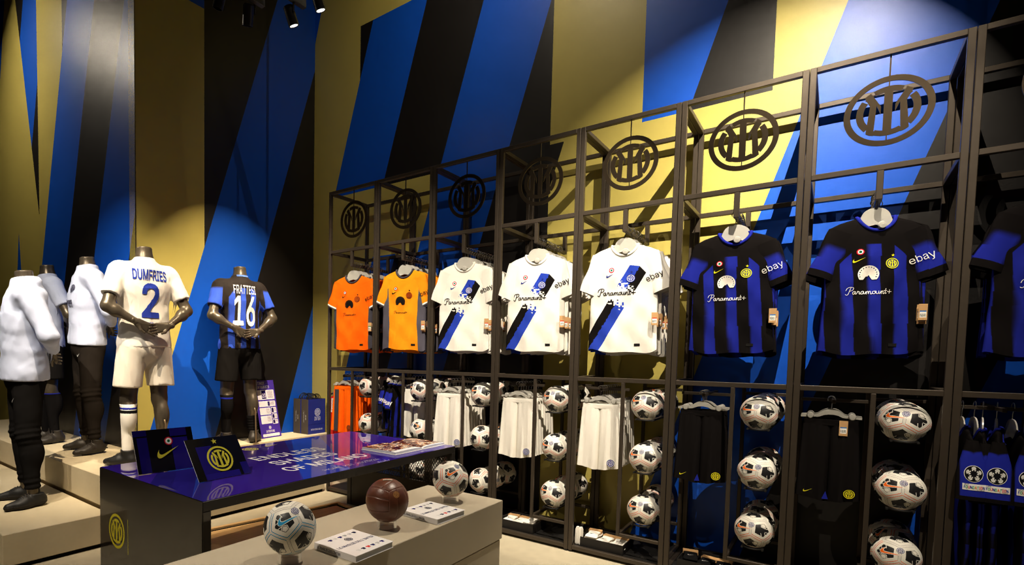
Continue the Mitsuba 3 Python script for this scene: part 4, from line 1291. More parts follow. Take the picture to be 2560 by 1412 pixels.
def cover_book(label, c0, ang, wd, ht, th):
    """c0: corner nearest the viewer's left; text runs along +y turned by ang"""
    k = thing("cover_book", label, "book")
    u = np.array([math.sin(math.radians(ang)), math.cos(math.radians(ang)), 0]); w_ = np.array([-u[1], u[0], 0])
    o = np.array([*c0, BZ + 0.0006])
    B = lambda x0, x1, y0, y1, z0, z1: xf(rbx(x0, x1, y0, y1, z0, z1, 0.0006), o, u, w_, (0, 0, 1))
    part(k, "page_block", B(0.004, wd - 0.005, 0.004, ht - 0.005, 0.0025, th - 0.0025), "m_pages")
    part(k, "front_cover", B(0, wd, 0, ht, th - 0.0025, th), "m_cover")
    part(k, "back_cover", B(0, wd, 0, ht, 0, 0.0025), "m_cover")
    part(k, "spine", B(-0.002, 0.001, 0, ht, 0, th), "m_cover")
    F = flat(o + [0, 0, th + 0.0004], u, w_)
    part(k, "title_lettering", prints((wrap(move(text("LE MAGLIE DELL'INTER", 0.019, True, 0.80), wd * 0.50, ht * 0.42), F), lin(28, 34, 74)))[0], "m_print", color=prints((wrap(move(text("LE MAGLIE DELL'INTER", 0.019, True, 0.80), wd * 0.50, ht * 0.42), F), lin(28, 34, 74)))[1])
    print_part(k, "cover_badge", (wrap(move(EMBLEM, wd * 0.52, ht * 0.66, 0.021), F), lin(34, 36, 60)))
    for row, yy in ((0, 0.84), (1, 0.16)):
        for i in range(6):
            col = [(40, 36, 90), (190, 190, 190), (40, 36, 90), (150, 150, 150), (170, 170, 174), (34, 32, 60), (200, 200, 200), (40, 40, 60), (200, 60, 60), (36, 36, 80), (176, 176, 176), (40, 36, 90)][i + 6 * row]
            print_part(k, "shirt_picture", (wrap(move(tri(shirt), wd * (0.24 + 0.125 * i), ht * yy, 0.020), F), lin(*col)))
    SF = flat(o + u * -0.0026, -w_, np.array([0, 0, 1.0]))
    S2 = flat(o + u * -0.0026 + w_ * ht, -w_, np.array([0, 0, 1.0]))
    print_part(k, "spine_lettering", (wrap(move(text("LE MAGLIE DELL'INTER", 0.012, True, 0.8, 0, "l"), 0.02, 0.008), S2), lin(30, 32, 60)))


mat("m_cover", lin(216, 214, 214), 0.35, 0, 0.4)
cover_book("white book with rows of little shirts, beside the blue-lined football", (2.462, -2.178), 0, 0.255, 0.265, 0.030)
cover_book("white book with rows of little shirts, behind the brown leather ball", (2.425, -1.505), 3, 0.255, 0.26, 0.030)

# wooden frame on the floor beneath the table
wf = thing("wooden_frame", "raw wooden frame lying on the floor beneath the table", "frame")
def rot_b(x0, x1, y0, y1, z0, z1):
    a = math.radians(-9.5)
    return xf(rbx(x0, x1, y0, y1, z0, z1, 0.002), (0.42, -0.245, 0), (math.cos(a), math.sin(a), 0), (-math.sin(a), math.cos(a), 0), (0, 0, 1)) if False else xf(rbx(x0, x1, y0, y1, z0, z1, 0.002), (0.425, -0.245, 0), (math.cos(a), math.sin(a), 0), (-math.sin(a), math.cos(a), 0), (0, 0, 1))
part(wf, "side_slat", rot_b(0, 0.035, -1.62, 0, 0.0005, 0.018), "m_wood")
part(wf, "side_slat", rot_b(0.62, 0.655, -1.62, 0, 0.0005, 0.018), "m_wood")
part(wf, "end_slat", rot_b(0.036, 0.619, -0.035, 0, 0.0005, 0.018), "m_wood")
part(wf, "end_slat", rot_b(0.036, 0.619, -1.62, -1.585, 0.0005, 0.018), "m_wood")
part(wf, "inner_board", rot_b(0.075, 0.58, -1.55, -0.075, 0.0005, 0.010), "m_wood")
part(wf, "dark_gap", rot_b(0.036, 0.619, -1.584, -0.036, 0.0003, 0.002), "m_shadowgap")
E2 = 0
# ------------------------------------------------------------------ mannequins: bodies and clothes as distance fields turned into meshes
def cap(P, a, b, ra, rb):
    a, b = np.asarray(a, float), np.asarray(b, float)
    d = b - a
    h = np.clip((P - a) @ d / (d @ d), 0, 1)
    return np.linalg.norm(P - a - h[..., None] * d, axis=-1) - (ra + (rb - ra) * h)


def ell(P, c, r):
    r = np.asarray(r, float)
    q = P - np.asarray(c, float)
    k0 = np.linalg.norm(q / r, axis=-1); k1 = np.linalg.norm(q / (r * r), axis=-1)
    return k0 * (k0 - 1) / np.maximum(k1, 1e-9)


def smin(a, b, k):
    h = np.clip(0.5 + 0.5 * (b - a) / k, 0, 1)
    return b + (a - b) * h - k * h * (1 - h)


def smax(a, b, k):
    return -smin(-a, -b, k)


def nets(fn, lo, hi, h):
    """surface nets of fn(P) = 0 in the box lo..hi, cell size h -> Trimesh"""
    lo = np.asarray(lo, float)
    n = np.ceil((np.asarray(hi, float) - lo) / h).astype(int) + 1
    ax = [lo[k] + h * np.arange(n[k]) for k in range(3)]
    V = np.empty(n, np.float32)
    Y_, Z_ = np.meshgrid(ax[1], ax[2], indexing="ij")
    step = max(1, int(400000 / (n[1] * n[2])))
    for i in range(0, n[0], step):
        xs = ax[0][i:i + step]
        P = np.empty((len(xs), n[1], n[2], 3))
        P[..., 0] = xs[:, None, None]; P[..., 1] = Y_; P[..., 2] = Z_
        V[i:i + step] = fn(P)
    V[0] = V[-1] = np.maximum(V[0], h); V[:, 0] = np.maximum(V[:, 0], h); V[:, -1] = np.maximum(V[:, -1], h); V[:, :, 0] = np.maximum(V[:, :, 0], h); V[:, :, -1] = np.maximum(V[:, :, -1], h)
    S_ = V < 0
    c = np.zeros(n - 1, int)
    for d in np.ndindex(2, 2, 2):
        c += S_[d[0]:n[0] - 1 + d[0], d[1]:n[1] - 1 + d[1], d[2]:n[2] - 1 + d[2]]
    act = (c > 0) & (c < 8)
    idx = np.full(n - 1, -1); idx[act] = np.arange(act.sum())
    ijk = np.argwhere(act)
    acc, cnt = np.zeros((len(ijk), 3)), np.zeros(len(ijk))
    corners = list(np.ndindex(2, 2, 2))
    for a in corners:
        for k in range(3):
            if a[k] == 0:
                b = list(a); b[k] = 1
                va = V[ijk[:, 0] + a[0], ijk[:, 1] + a[1], ijk[:, 2] + a[2]]; vb = V[ijk[:, 0] + b[0], ijk[:, 1] + b[1], ijk[:, 2] + b[2]]
                x = (va < 0) != (vb < 0)
                t_ = np.where(x, va / np.where(x, va - vb, 1), 0)
                p = np.array(a, float)[None] + t_[:, None] * np.eye(3)[k]
                acc[x] += p[x]; cnt[x] += 1
    v = lo + h * (ijk + acc / cnt[:, None])
    F = []
    for k in range(3):
        u, w = (k + 1) % 3, (k + 2) % 3
        sl = [slice(None)] * 3
        s0, s1 = [slice(0, n[q]) for q in range(3)], [slice(0, n[q]) for q in range(3)]
        s0[k], s1[k] = slice(0, n[k] - 1), slice(1, n[k])
        cr = S_[tuple(s0)] != S_[tuple(s1)]
        e = np.argwhere(cr)
        e = e[(e[:, u] > 0) & (e[:, w] > 0) & (e[:, u] < n[u] - 1) & (e[:, w] < n[w] - 1)]
        ou, ow = np.eye(3, dtype=int)[u], np.eye(3, dtype=int)[w]
        q = [idx[tuple((e - ou - ow).T)], idx[tuple((e - ow).T)], idx[tuple(e.T)], idx[tuple((e - ou).T)]]
        q = np.stack(q, 1)
        ins = S_[tuple(e.T)]
        q[~ins] = q[~ins][:, ::-1]
        F.append(q)
    q = np.vstack(F)
    return trimesh.Trimesh(v, np.vstack([q[:, [0, 1, 2]], q[:, [0, 2, 3]]]), process=False)


# local frame: faces +y, its right hand at +x, soles at z = 0
SH, EL, WR = np.array([0.205, -0.005, 1.560]), np.array([0.315, -0.095, 1.275]), np.array([0.118, -0.190, 1.135])
HIP, KN, AN = np.array([0.098, 0.0, 0.93]), np.array([0.125, 0.02, 0.53]), np.array([0.145, -0.01, 0.10])


def mir(v): return np.array([-v[0], v[1], v[2]])


def torso_sdf(P):
    d = ell(P, (0, 0.0, 0.98), (0.172, 0.120, 0.13))
    d = smin(d, ell(P, (0, 0.008, 1.16), (0.148, 0.102, 0.16)), 0.06)
    d = smin(d, ell(P, (0, 0.010, 1.40), (0.185, 0.120, 0.20)), 0.06)
    d = smin(d, ell(P, (0.075, -0.045, 1.46), (0.11, 0.075, 0.13)), 0.03); d = smin(d, ell(P, (-0.075, -0.045, 1.46), (0.11, 0.075, 0.13)), 0.03)
    d = smin(d, cap(P, (-0.175, 0, 1.565), (0.175, 0, 1.565), 0.068, 0.068), 0.05)
    d = smin(d, cap(P, (0, -0.015, 1.58), (0, -0.005, 1.66), 0.10, 0.066), 0.05)
    return d


def leg_sdf(P, s):
    m = (lambda v: v) if s > 0 else mir
    d = cap(P, m(HIP), m(KN), 0.092, 0.062)
    d = smin(d, cap(P, m(KN), m(AN), 0.056, 0.036), 0.03)
    d = smin(d, ell(P, m(np.array([0.135, -0.030, 0.395])), (0.052, 0.055, 0.115)), 0.03)
    d = smin(d, ell(P, m(np.array([0.128, 0.03, 0.535])), (0.045, 0.040, 0.05)), 0.02)
    return d


def foot_sdf(P, s, grow=0.0, splay=16):
    q = P.copy(); q[..., 0] = P[..., 0] * s - 0.150
    a = math.radians(splay)
    x, y = q[..., 0] * math.cos(a) - (q[..., 1] + 0.02) * math.sin(a), q[..., 0] * math.sin(a) + (q[..., 1] + 0.02) * math.cos(a)
    q = np.stack([x, y, q[..., 2]], -1)
    d = cap(q, (0, -0.045, 0.045), (0.0, 0.06, 0.045), 0.036, 0.040)
    d = smin(d, cap(q, (0.0, 0.06, 0.042), (-0.008, 0.175, 0.029), 0.040, 0.022), 0.03)
    d = smin(d, ell(q, (0.018, 0.095, 0.036), (0.030, 0.05, 0.026)), 0.02)
    d = smin(d, cap(q, (0, -0.025, 0.06), (0, 0.0, 0.135), 0.040, 0.042), 0.03)
    return d - grow, q


def body_sdf(P):
    d = torso_sdf(P)
    d = smin(d, cap(P, (0, -0.012, 1.62), (0, 0.004, 1.80), 0.064, 0.060), 0.04)
    for s in (1, -1):
        m = (lambda v: v) if s > 0 else mir
        d = smin(d, leg_sdf(P, s), 0.04)
        arm = cap(P, m(SH), m(EL), 0.058, 0.043)
        arm = smin(arm, ell(P, m(SH) + np.array([0.012 * s, 0, -0.01]), (0.062, 0.066, 0.08)), 0.03)
        W_ = m(WR) if s > 0 else WRL
        fore = cap(P, m(EL), W_, 0.043, 0.026)
        mid = m(EL) * 0.72 + W_ * 0.28
        fore = smin(fore, ell(P, mid, (0.047, 0.045, 0.05)), 0.03)
        d = smin(d, smin(arm, fore, 0.025), 0.03)
    # cut at the neck, sloping a little to the back
    return np.maximum(d, (P[..., 2] - 1.772 + 0.12 * P[..., 1]) * 0.99)


WRL = np.array([-0.120, -0.168, 1.160])


def hand_mesh(wr, d, nrm, side):
    """palm and five fingers. d: along the hand, nrm: out of the palm, side: +1 thumb towards cross(d, nrm)"""
    d = unit(d); nrm = unit(np.asarray(nrm, float) - d * (np.asarray(nrm, float) @ d)); l = np.cross(d, nrm) * side
    X = lambda a, b, c: wr + a * d + b * l + c * nrm
    def f(P):
        r = cap(P, X(-0.03, 0, 0), X(0.02, 0, 0), 0.025, 0.024)
        for b in (-0.029, -0.010, 0.010, 0.030):
            r = smin(r, cap(P, X(0.012, b * 0.55, 0), X(0.092, b, 0), 0.018, 0.0130), 0.014)
        for b, L, cu in ((0.031, 0.078, 0.12), (0.011, 0.088, 0.16), (-0.010, 0.082, 0.22), (-0.030, 0.064, 0.30)):
            p = X(0.090, b, 0); a = 0.06
            fing = None
            for i, fr in enumerate((0.44, 0.31, 0.25)):
                a += cu * (0.45 + 0.35 * i)
                q = p + (d * math.cos(a) + nrm * math.sin(a)) * L * fr + l * b * 0.05
                g = cap(P, p, q, 0.0096 - 0.0008 * i, 0.0090 - 0.0008 * i)
                fing = g if fing is None else smin(fing, g, 0.004)
                p = q
            r = smin(r, fing, 0.006)
        t0, t1, t2 = X(0.018, 0.020, 0.006), X(0.052, 0.046, 0.020), X(0.082, 0.052, 0.026)
        th = smin(cap(P, t0, t1, 0.0155, 0.0115), cap(P, t1, t2, 0.0112, 0.0090), 0.006)
        return smin(r, th, 0.010)
    c = wr + 0.08 * d
    return nets(f, c - 0.14, c + 0.14, 0.0036)


def to_man(m):
    return m3.Manifold(m3.Mesh(np.asarray(m.vertices, np.float32), np.asarray(m.faces, np.uint32)))


def from_man(m):
    q = m.to_mesh()
    return trimesh.Trimesh(q.vert_properties[:, :3], q.tri_verts, process=False)


def make_body():
    b = nets(body_sdf, (-0.42, -0.30, -0.01), (0.42, 0.26, 1.80), 0.0095)
    trimesh.smoothing.filter_taubin(b, iterations=6)
    hr = hand_mesh(WR, (-0.97, -0.10, -0.20), (-0.05, -1, 0.15), -1)       # right hand, palm outwards, on top
    hl = hand_mesh(WRL, (0.88, 0.0, -0.46), (-0.05, -1, 0.05), 1)
    hl.vertices += [0, 0.004, 0.0]
    try:
        return from_man(to_man(b) + to_man(hr) + to_man(hl))
    except Exception:
        return cat(b, hr, hl)


mat("m_mannequin", lin(92, 84, 72), 0.32, 0.55, 0.5)
BODY = make_body()
BODY_PLY = mikit.ply(BODY, "m_mannequin", 55)


def wrinkle(P, amp, sx=1.0, seed=0):
    ax_ = np.abs(P[..., 0])
    q = np.stack([ax_ * 10 + P[..., 2] * 6 * sx, P[..., 1] * 9 + np.sign(P[..., 0]) * 3, P[..., 2] * 7 - ax_ * 5], -1)
    n1 = meshkit.noise(q, seed); n2 = meshkit.noise(q * 2.3 + 7, seed + 3)
    q3 = np.stack([ax_ * 26 - P[..., 2] * 15 * sx, P[..., 1] * 6 + np.sign(P[..., 0]) * 5, P[..., 2] * 5 + ax_ * 3], -1)
    r = 1 - np.abs(2 * meshkit.noise(q3, seed + 9) - 1)
    return amp * (2 * n1 - 1) + amp * 0.45 * (2 * n2 - 1) - amp * 0.5 * (r ** 3 - 0.3)


def top_sdf(P, hem, sleeve, loose=0.0, hood=False, zipneck=False, amp=0.0048):
    d = torso_sdf(P) - 0.016 - loose
    sk = np.clip((1.35 - P[..., 2]) / 0.4, 0, 1)
    # straight drop from the chest
    x, y = P[..., 0], P[..., 1]
    wx = 0.188 + 0.022 * sk + loose; wy = 0.128 + 0.012 * sk + loose
    q = np.sqrt((x / wx) ** 2 + ((y - 0.002) / wy) ** 2)
    col = (q - 1) * np.minimum(wx, wy)
    col = np.maximum(col, P[..., 2] - 1.42)
    d = smin(d, col, 0.04)
    for s in (1, -1):
        m = (lambda v: v) if s > 0 else mir
        if sleeve == "short":
            e_ = m(SH) + (m(EL) - m(SH)) * 0.70
            g = cap(P * [1, 1.0, 1], m(SH), e_ + (m(EL) - m(SH)) * 0.2, 0.076, 0.068)
            g = np.maximum(g, (P - e_) @ unit(m(EL) - m(SH)))
        else:
            w_ = m(WR) if s > 0 else WRL
            w_ = w_ + (m(EL) - w_) * 0.10
            el = m(EL) + np.array([0.01 * s, -0.005, 0])
            g = smin(cap(P, m(SH), el, 0.078, 0.064), cap(P, el, w_, 0.062, 0.041), 0.02)
            g = np.maximum(g, (P - w_) @ unit(w_ - m(EL)))
        d = smin(d, g, 0.025)
    d = d + wrinkle(P, amp, 1, 2)
    if hood:
        d = smin(d, cap(P, (-0.07, -0.055, 1.685), (0.07, -0.055, 1.685), 0.052, 0.052), 0.03)
        d = smin(d, cap(P, (-0.05, -0.085, 1.60), (0.05, -0.085, 1.60), 0.05, 0.05), 0.04)
        for s in (1, -1):
            d = smin(d, cap(P, (0.085 * s, -0.03, 1.68), (0.03 * s, 0.085, 1.60), 0.036, 0.024), 0.02)
    neck = 1.705 if zipneck else (1.69 if not hood else 1.73)
    if zipneck:
        d = smin(d, cap(P, (0, -0.014, 1.62), (0, 0.0, 1.70), 0.082, 0.076), 0.02)
    d = np.maximum(d, P[..., 2] - neck - 0.35 * np.minimum(0, -P[..., 1]) * 0 + 0.25 * np.maximum(P[..., 1], 0))
    return np.maximum(d, hem + 0.010 * np.sin(P[..., 0] * 9 + 1) * (1 if not hood else 0.3) - P[..., 2])


def bottom_sdf(P, kind):
    x = P[..., 0]
    d = ell(P, (0, 0.0, 0.97), (0.190, 0.140, 0.16))
    for s in (1, -1):
        if kind == "shorts":
            g = cap(P, (0.100 * s, -0.002, 0.95), (0.138 * s, 0.008, 0.60), 0.112, 0.108)
        else:
            g = smin(cap(P, (0.100 * s, -0.002, 0.95), (0.128 * s, 0.012, 0.54), 0.108, 0.077), cap(P, (0.128 * s, 0.012, 0.54), (0.146 * s, -0.012, 0.13), 0.074, 0.049), 0.03)
            g = smin(g, ell(P, (0.136 * s, -0.025, 0.40), (0.064, 0.066, 0.12)), 0.03)
        d = smin(d, g, 0.025 if kind != "shorts" else 0.015)
    z = P[..., 2]
    if kind == "shorts":
        d = d + wrinkle(P * np.array([1.6, 1.6, 0.7]), 0.0055, 0.3, 5)
        d = np.maximum(d, 0.640 + 0.008 * np.sin(x * 14) - z)
    else:
        fold = np.exp(-((z - 0.54) / 0.07) ** 2) + np.exp(-((z - 0.18) / 0.05) ** 2)
        d = d + wrinkle(P, 0.004, 1, 6) + fold * 0.005 * np.sin(z * 150 + x * 30 + 10 * P[..., 1])
        d = np.maximum(d, 0.135 - z)
    return np.maximum(d, z - 1.055)


def sock_sdf(P, s, top, slouch=False):
    d = leg_sdf(P, s) - 0.005
    if slouch:
        d = d - 0.006 - 0.0035 * np.sin(P[..., 2] * 230)
    return np.maximum(np.maximum(d, P[..., 2] - top), 0.085 - P[..., 2])


def shoe_sdf(P, s, runner=False, splay=16):
    d, q = foot_sdf(P, s, 0.004, splay)
    d = np.maximum(d, P[..., 2] - (0.128 if not runner else 0.098) - 0.25 * np.abs(q[..., 1] + 0.0) * 0)
    d = np.maximum(d, 0.014 - P[..., 2])
    lac = np.exp(-((q[..., 0]) / 0.02) ** 2) * ((q[..., 1] > 0.02) & (q[..., 1] < 0.11))
    return d - lac * 0.0022 * (1 + np.sin(q[..., 1] * 420))


def sole_sdf(P, s, runner=False, splay=16):
    d, q = foot_sdf(P, s, 0.007 if runner else 0.003, splay)
    return np.maximum(np.maximum(d, P[..., 2] - (0.034 if runner else 0.022)), (0.001 if runner else 0.012) - P[..., 2])


def local_foot(s, splay, x, y):
    a = math.radians(splay)
    return ((x * math.cos(a) - y * math.sin(a) * -1 * 1) + 0.150) * s, (-x * math.sin(a) + y * math.cos(a)) - 0.02


def laces(s, splay, runner=False):
    out = []
    for y in (0.028, 0.046, 0.064, 0.082):
        x = np.linspace(-0.026, 0.026, 7)
        xy = np.array([local_foot(s, splay, a, y + 0.10 * abs(a)) for a in x])
        p = np.column_stack([xy, np.full(7, 0.15)])
        for _ in range(50):
            p[:, 2] -= np.clip(shoe_sdf(p, s, runner, splay), -0.01, 0.02) * 0.8
        p[:, 2] += 0.0012
        out.append(tube(p, 0.0032, 6))
    return cat(*out)


def studs(s, splay=16):
    a = math.radians(-splay)
    out = []
    for x, y in ((-0.022, -0.05), (0.022, -0.05), (-0.026, 0.06), (0.026, 0.06), (-0.022, 0.11), (0.018, 0.13)):
        X_, Y_ = local_foot(s, splay, x, y)
        out.append(xf(lathe([(0, 0), (0.005, 0), (0.008, 0.014), (0, 0.014)], 8), (X_, Y_, 0.0005), (1, 0, 0), (0, 1, 0), (0, 0, 1)))
    return out


def surf(sdf, axis, sgn):
    """point on the garment seen along an axis: (u, z) -> 3-D by marching inwards"""
    def fn(u, z, off):
        p = np.zeros((len(u), 3)); p[:, 0] = u; p[:, 2] = z; p[:, 1] = 0.32 * sgn
        for _ in range(60):
            p[:, 1] -= sgn * np.clip(sdf(p), -0.02, 0.05) * 0.8
        p[:, 1] += sgn * off
        return p
    return fn


def round_trip(m, n=4):
    trimesh.smoothing.filter_taubin(m, iterations=n)
    return m


_foot = {}
def foot_meshes(runner, splay):
    if (runner, splay) not in _foot:
        o = []
        for s in (1, -1):
            c = np.array([0.15 * s + 0.03 * s, 0.05, 0.06])
            lo, hi = c - [0.20, 0.18, 0.062], c + [0.20, 0.17, 0.09]
            o.append((round_trip(nets(lambda P: shoe_sdf(P, s, runner, splay), lo, hi, 0.005), 2), nets(lambda P: sole_sdf(P, s, runner, splay), lo, hi, 0.005)))
        _foot[(runner, splay)] = o
    return _foot[(runner, splay)]


def garment(fn, z0, z1, h=0.0095):
    return round_trip(nets(fn, (-0.43, -0.33, z0), (0.43, 0.27, z1), h), 4)


dif("m_shirtwhite", lin(236, 233, 226)); dif("m_shirtblue", lin(194, 204, 232)); dif("m_shortwhite", lin(226, 220, 208)); dif("m_trackblack", lin(26, 25, 25)); dif("m_trackgrey", lin(37, 33, 30))
mat("m_boot", lin(44, 40, 36), 0.5, 0, 0.4); mat("m_bootblack", lin(20, 20, 20), 0.55, 0, 0.4); mat("m_sole", lin(30, 28, 27), 0.7, 0, 0.3)
dif("m_socknavy", lin(24, 24, 40)); dif("m_sockwhite", lin(234, 230, 222)); dif("m_sockdark", lin(22, 21, 22))
mat("m_lacedark", lin(58, 53, 48), 0.7, 0, 0.2)
mat("m_rod", lin(150, 130, 104), 0.35, 0.7)
TOPS = {}


def tops(key, **kw):
    if key not in TOPS:
        f = lambda P: top_sdf(P, **kw)
        TOPS[key] = (garment(f, kw["hem"] - 0.03, 1.76), f)
    return TOPS[key]


SHORTS_M = garment(lambda P: bottom_sdf(P, "shorts"), 0.60, 1.08)
PANTS_M = garment(lambda P: bottom_sdf(P, "pants"), 0.11, 1.08)


def mannequin(label, xy, zf, face, top, topmat, bottom, botmat, shoes, shoemat, socks=(), rod=None, topuv=None, tall=1.0, splay=16):
    """face: direction the figure looks, degrees from +y counter-clockwise"""
    k = thing("mannequin", label, "mannequin")
    to = T().translate([xy[0], xy[1], zf + 0.0005]).rotate([0, 0, 1], face).scale(tall)
    scene[numbered(k + "__body")] = {**BODY_PLY, "to_world": to}
    tm, tf = top
    c = part(k, "top", tm, topmat, True, to=to, **({"uv": topuv(np.asarray(tm.vertices))} if topuv else {}))
    part(k, "shorts" if bottom is SHORTS_M else "trousers", bottom, botmat, True, to=to)
    for s, (sm, so) in zip((1, -1), foot_meshes(shoes == "runner", splay)):
        sh = part(k, "shoe", sm, shoemat, True, to=to)
        part(sh, "sole", so, "m_sole", False, to=to)
        q = part(sh, "laces", laces(s, splay, shoes == "runner"), "m_lacedark", True, to=to)
        labels[q] = {"kind": "stuff"}
        if shoes != "runner":
            q = part(sh, "studs", cat(*studs(s, splay)), "m_sole", 40, to=to)
            labels[q] = {"kind": "stuff"}
    for s, top_z, m, slouch, bands in socks:
        cc = np.array([0.135 * s, 0, 0.3])
        sk = nets(lambda P: sock_sdf(P, s, top_z, slouch), (0.135 * s - 0.1, -0.13, 0.07), (0.135 * s + 0.1, 0.12, top_z + 0.02), 0.0075)
        q = part(k, "sock", round_trip(sk, 2), m, True, to=to)
        for z0, z1, col in bands:
            bm_ = nets(lambda P: np.maximum(np.maximum(leg_sdf(P, s) - 0.0068, P[..., 2] - z1), z0 - P[..., 2]), (0.135 * s - 0.1, -0.13, z0 - 0.02), (0.135 * s + 0.1, 0.12, z1 + 0.02), 0.0065)
            part(q, "band", bm_, col, True, to=to)
    if rod:
        s = rod
        part(k, "support_rod", tube([(0.128 * s, -0.078, 0.36), (0.13 * s, -0.095, 0.33), (0.135 * s, -0.105, 0.003)], 0.008, 10), "m_rod", True, to=to)
        part(k, "rod_foot", xf(lathe([(0, 0), (0.03, 0), (0.03, 0.006), (0, 0.006)], 20), (0.135 * s, -0.105, 0.0005), (1, 0, 0), (0, 1, 0), (0, 0, 1)), "m_rod", False, to=to)
    return k, to


def print_on(k, to, name, tf, sgn, *items):
    """flat artwork laid on the back (sgn -1) or the front (+1) of a top; x as seen by whoever looks at it"""
    sf_ = surf(tf, 1, sgn)
    out = []
    for i, (a, col) in enumerate(items):
        m = wrap(a, lambda v: sf_(v[:, 0] * -sgn, v[:, 1], 0.0042 + 0.0008 * i), 0.02)
        out.append((m, col))
    m, c = prints(*out)
    return part(k, name, m, "m_print", False, color=c, to=to)


mat("m_mesh_navy", proc(lambda p, n, uv: man_navy(uv)), 0.8, 0, 0.2)


def man_navy(uv):
    x, z = uv.x, uv.y - 1.69
    ax_ = dr.abs(x)
    arm = (ax_ > 0.205 + 0.10 * dr.maximum(-z - 0.1, 0)) & (z > -0.42)
    s = (x + 0.052) / 0.108
    fr = s - dr.floor(s)
    blue = smoothstep(0.0, 0.03 + 0.3 * pnoise(z * 5, dr.floor(s), 1.0) ** 3, fr) * (1 - smoothstep(0.55, 0.58, fr))
    yoke = smoothstep(-0.004, 0.004, z + 0.135 + 1.4 * dr.maximum(ax_ - 0.09, 0))
    body = blue * (1 - yoke)
    sl = smoothstep(-0.13, -0.16, z) * smoothstep(-0.325, -0.30, z - 0.3 * (ax_ - 0.27)) * (1 - smoothstep(0.30, 0.32, ax_) * 0)
    return mix(lin(34, 28, 26), c3(np.array(lin(50, 84, 200))), dr.select(arm, sl, body))


# 1: white away kit, back turned
BLU2 = lin(44, 62, 160)
HEM = 0.955
tw = tops("tee", hem=HEM, sleeve="short")
k1, t1 = mannequin("grey-bronze mannequin in a white kit with blue name and number 2, back turned", (-0.375, -1.715), ZU, 84, tw, "m_shirtwhite", SHORTS_M, "m_shortwhite", "boot", "m_bootblack",
                   socks=((-1, 0.50, "m_sockwhite", False, ((0.455, 0.475, "m_navyblue"), (0.425, 0.455, "m_sockdark"))), (1, 0.27, "m_socknavy", True, ())), rod=1, splay=44)
print_on(k1, t1, "name_lettering", tw[1], -1, (move(text("DUMFRIES", 0.080, True, 0.47), 0.0, 1.500), BLU2))
print_on(k1, t1, "number", tw[1], -1, (move(text("2", 0.26, True, 0.76), 0.0, 1.205), BLU2))
print_on(k1, t1, "hem_lettering", tw[1], -1, (move(text("INTER", 0.026, True, 0.8), -0.02, 1.135), BLU2))
# 2: home kit, back turned
tb2 = tops("tee", hem=HEM, sleeve="short")
k2, t2 = mannequin("grey-bronze mannequin in the navy striped kit with white number 16, back turned", (-0.665, -0.595), ZU, 78, tb2, "m_mesh_navy", SHORTS_M, "m_trackblack", "boot", "m_boot",
                   socks=((-1, 0.50, "m_sockdark", False, ((0.455, 0.478, "m_navyblue"),)), (1, 0.28, "m_sockdark", True, ((0.262, 0.276, "m_navyblue"),))), rod=1, topuv=lambda v: v[:, [0, 2]], tall=1.01, splay=40)
WH2 = lin(238, 234, 228)
print_on(k2, t2, "name_lettering", tb2[1], -1, (move(text("FRATTESI", 0.082, True, 0.42), 0.0, 1.500), WH2))
print_on(k2, t2, "number", tb2[1], -1, (move(text("16", 0.275, True, 0.53), 0.0, 1.195), WH2))
print_on(k2, t2, "hem_lettering", tb2[1], -1, (move(text("INTER", 0.034, True, 0.8), -0.03, 1.085), WH2))
print_on(k2, t2, "collar_trim", tb2[1], -1, (tri(sbox(-0.06, 1.672, 0.06, 1.690)), lin(96, 130, 210)))
# 3: quarter-zip top and dark track trousers
tz = tops("zip", hem=0.975, sleeve="long", loose=0.006, zipneck=True, amp=0.006)
k3, t3 = mannequin("mannequin in a pale blue long-sleeved training top and dark trousers, hands behind", (-1.245, -1.815), ZU, 172, tz, "m_shirtblue", PANTS_M, "m_trackgrey", "boot", "m_boot")
DK = lin(32, 34, 60)
print_on(k3, t3, "crest", tz[1], 1, (move(EMBLEM, 0.085, 1.47, 0.036), DK))
print_on(k3, t3, "sponsor_print", tz[1], 1, (move(text("LeoVegas", 0.046, True, 0.8), -0.02, 1.335), DK), (move(text(".NEWS", 0.02, True, 0.9), 0.065, 1.305), DK))
print_on(k3, t3, "swoosh", lambda P: bottom_sdf(P, "pants"), 1, (move(SWOOSH, 0.12, 0.885, 0.05, 0.3), lin(225, 225, 225)))
# 4: white tee, black shorts
k4, t4 = mannequin("mannequin in a pale tee, black shorts and dark socks, half hidden by the hooded one", (-2.10, -1.86), ZU, 176, tw, "m_shirtblue", SHORTS_M, "m_trackblack", "boot", "m_boot",
                   socks=((-1, 0.50, "m_sockdark", False, ((0.485, 0.50, "m_navyblue"),)), (1, 0.50, "m_sockdark", False, ((0.485, 0.50, "m_navyblue"),))))
# 5: hooded top, black trousers
th_ = tops("hood", hem=0.945, sleeve="long", loose=0.012, hood=True, amp=0.0065)
k5, t5 = mannequin("mannequin in a pale blue hooded top and black trousers at the photo's left edge", (-0.735, -2.46), ZL, 172, th_, "m_shirtblue", PANTS_M, "m_trackblack", "runner", "m_bootblack")
print_on(k5, t5, "swoosh", lambda P: bottom_sdf(P, "pants"), 1, (move(SWOOSH, 0.125, 0.80, 0.06, 0.3), lin(225, 225, 225)))
# ------------------------------------------------------------------ small things of the shop
def panel_w(v):                          # frame at the corner: paper bags stand on the podium
    return v


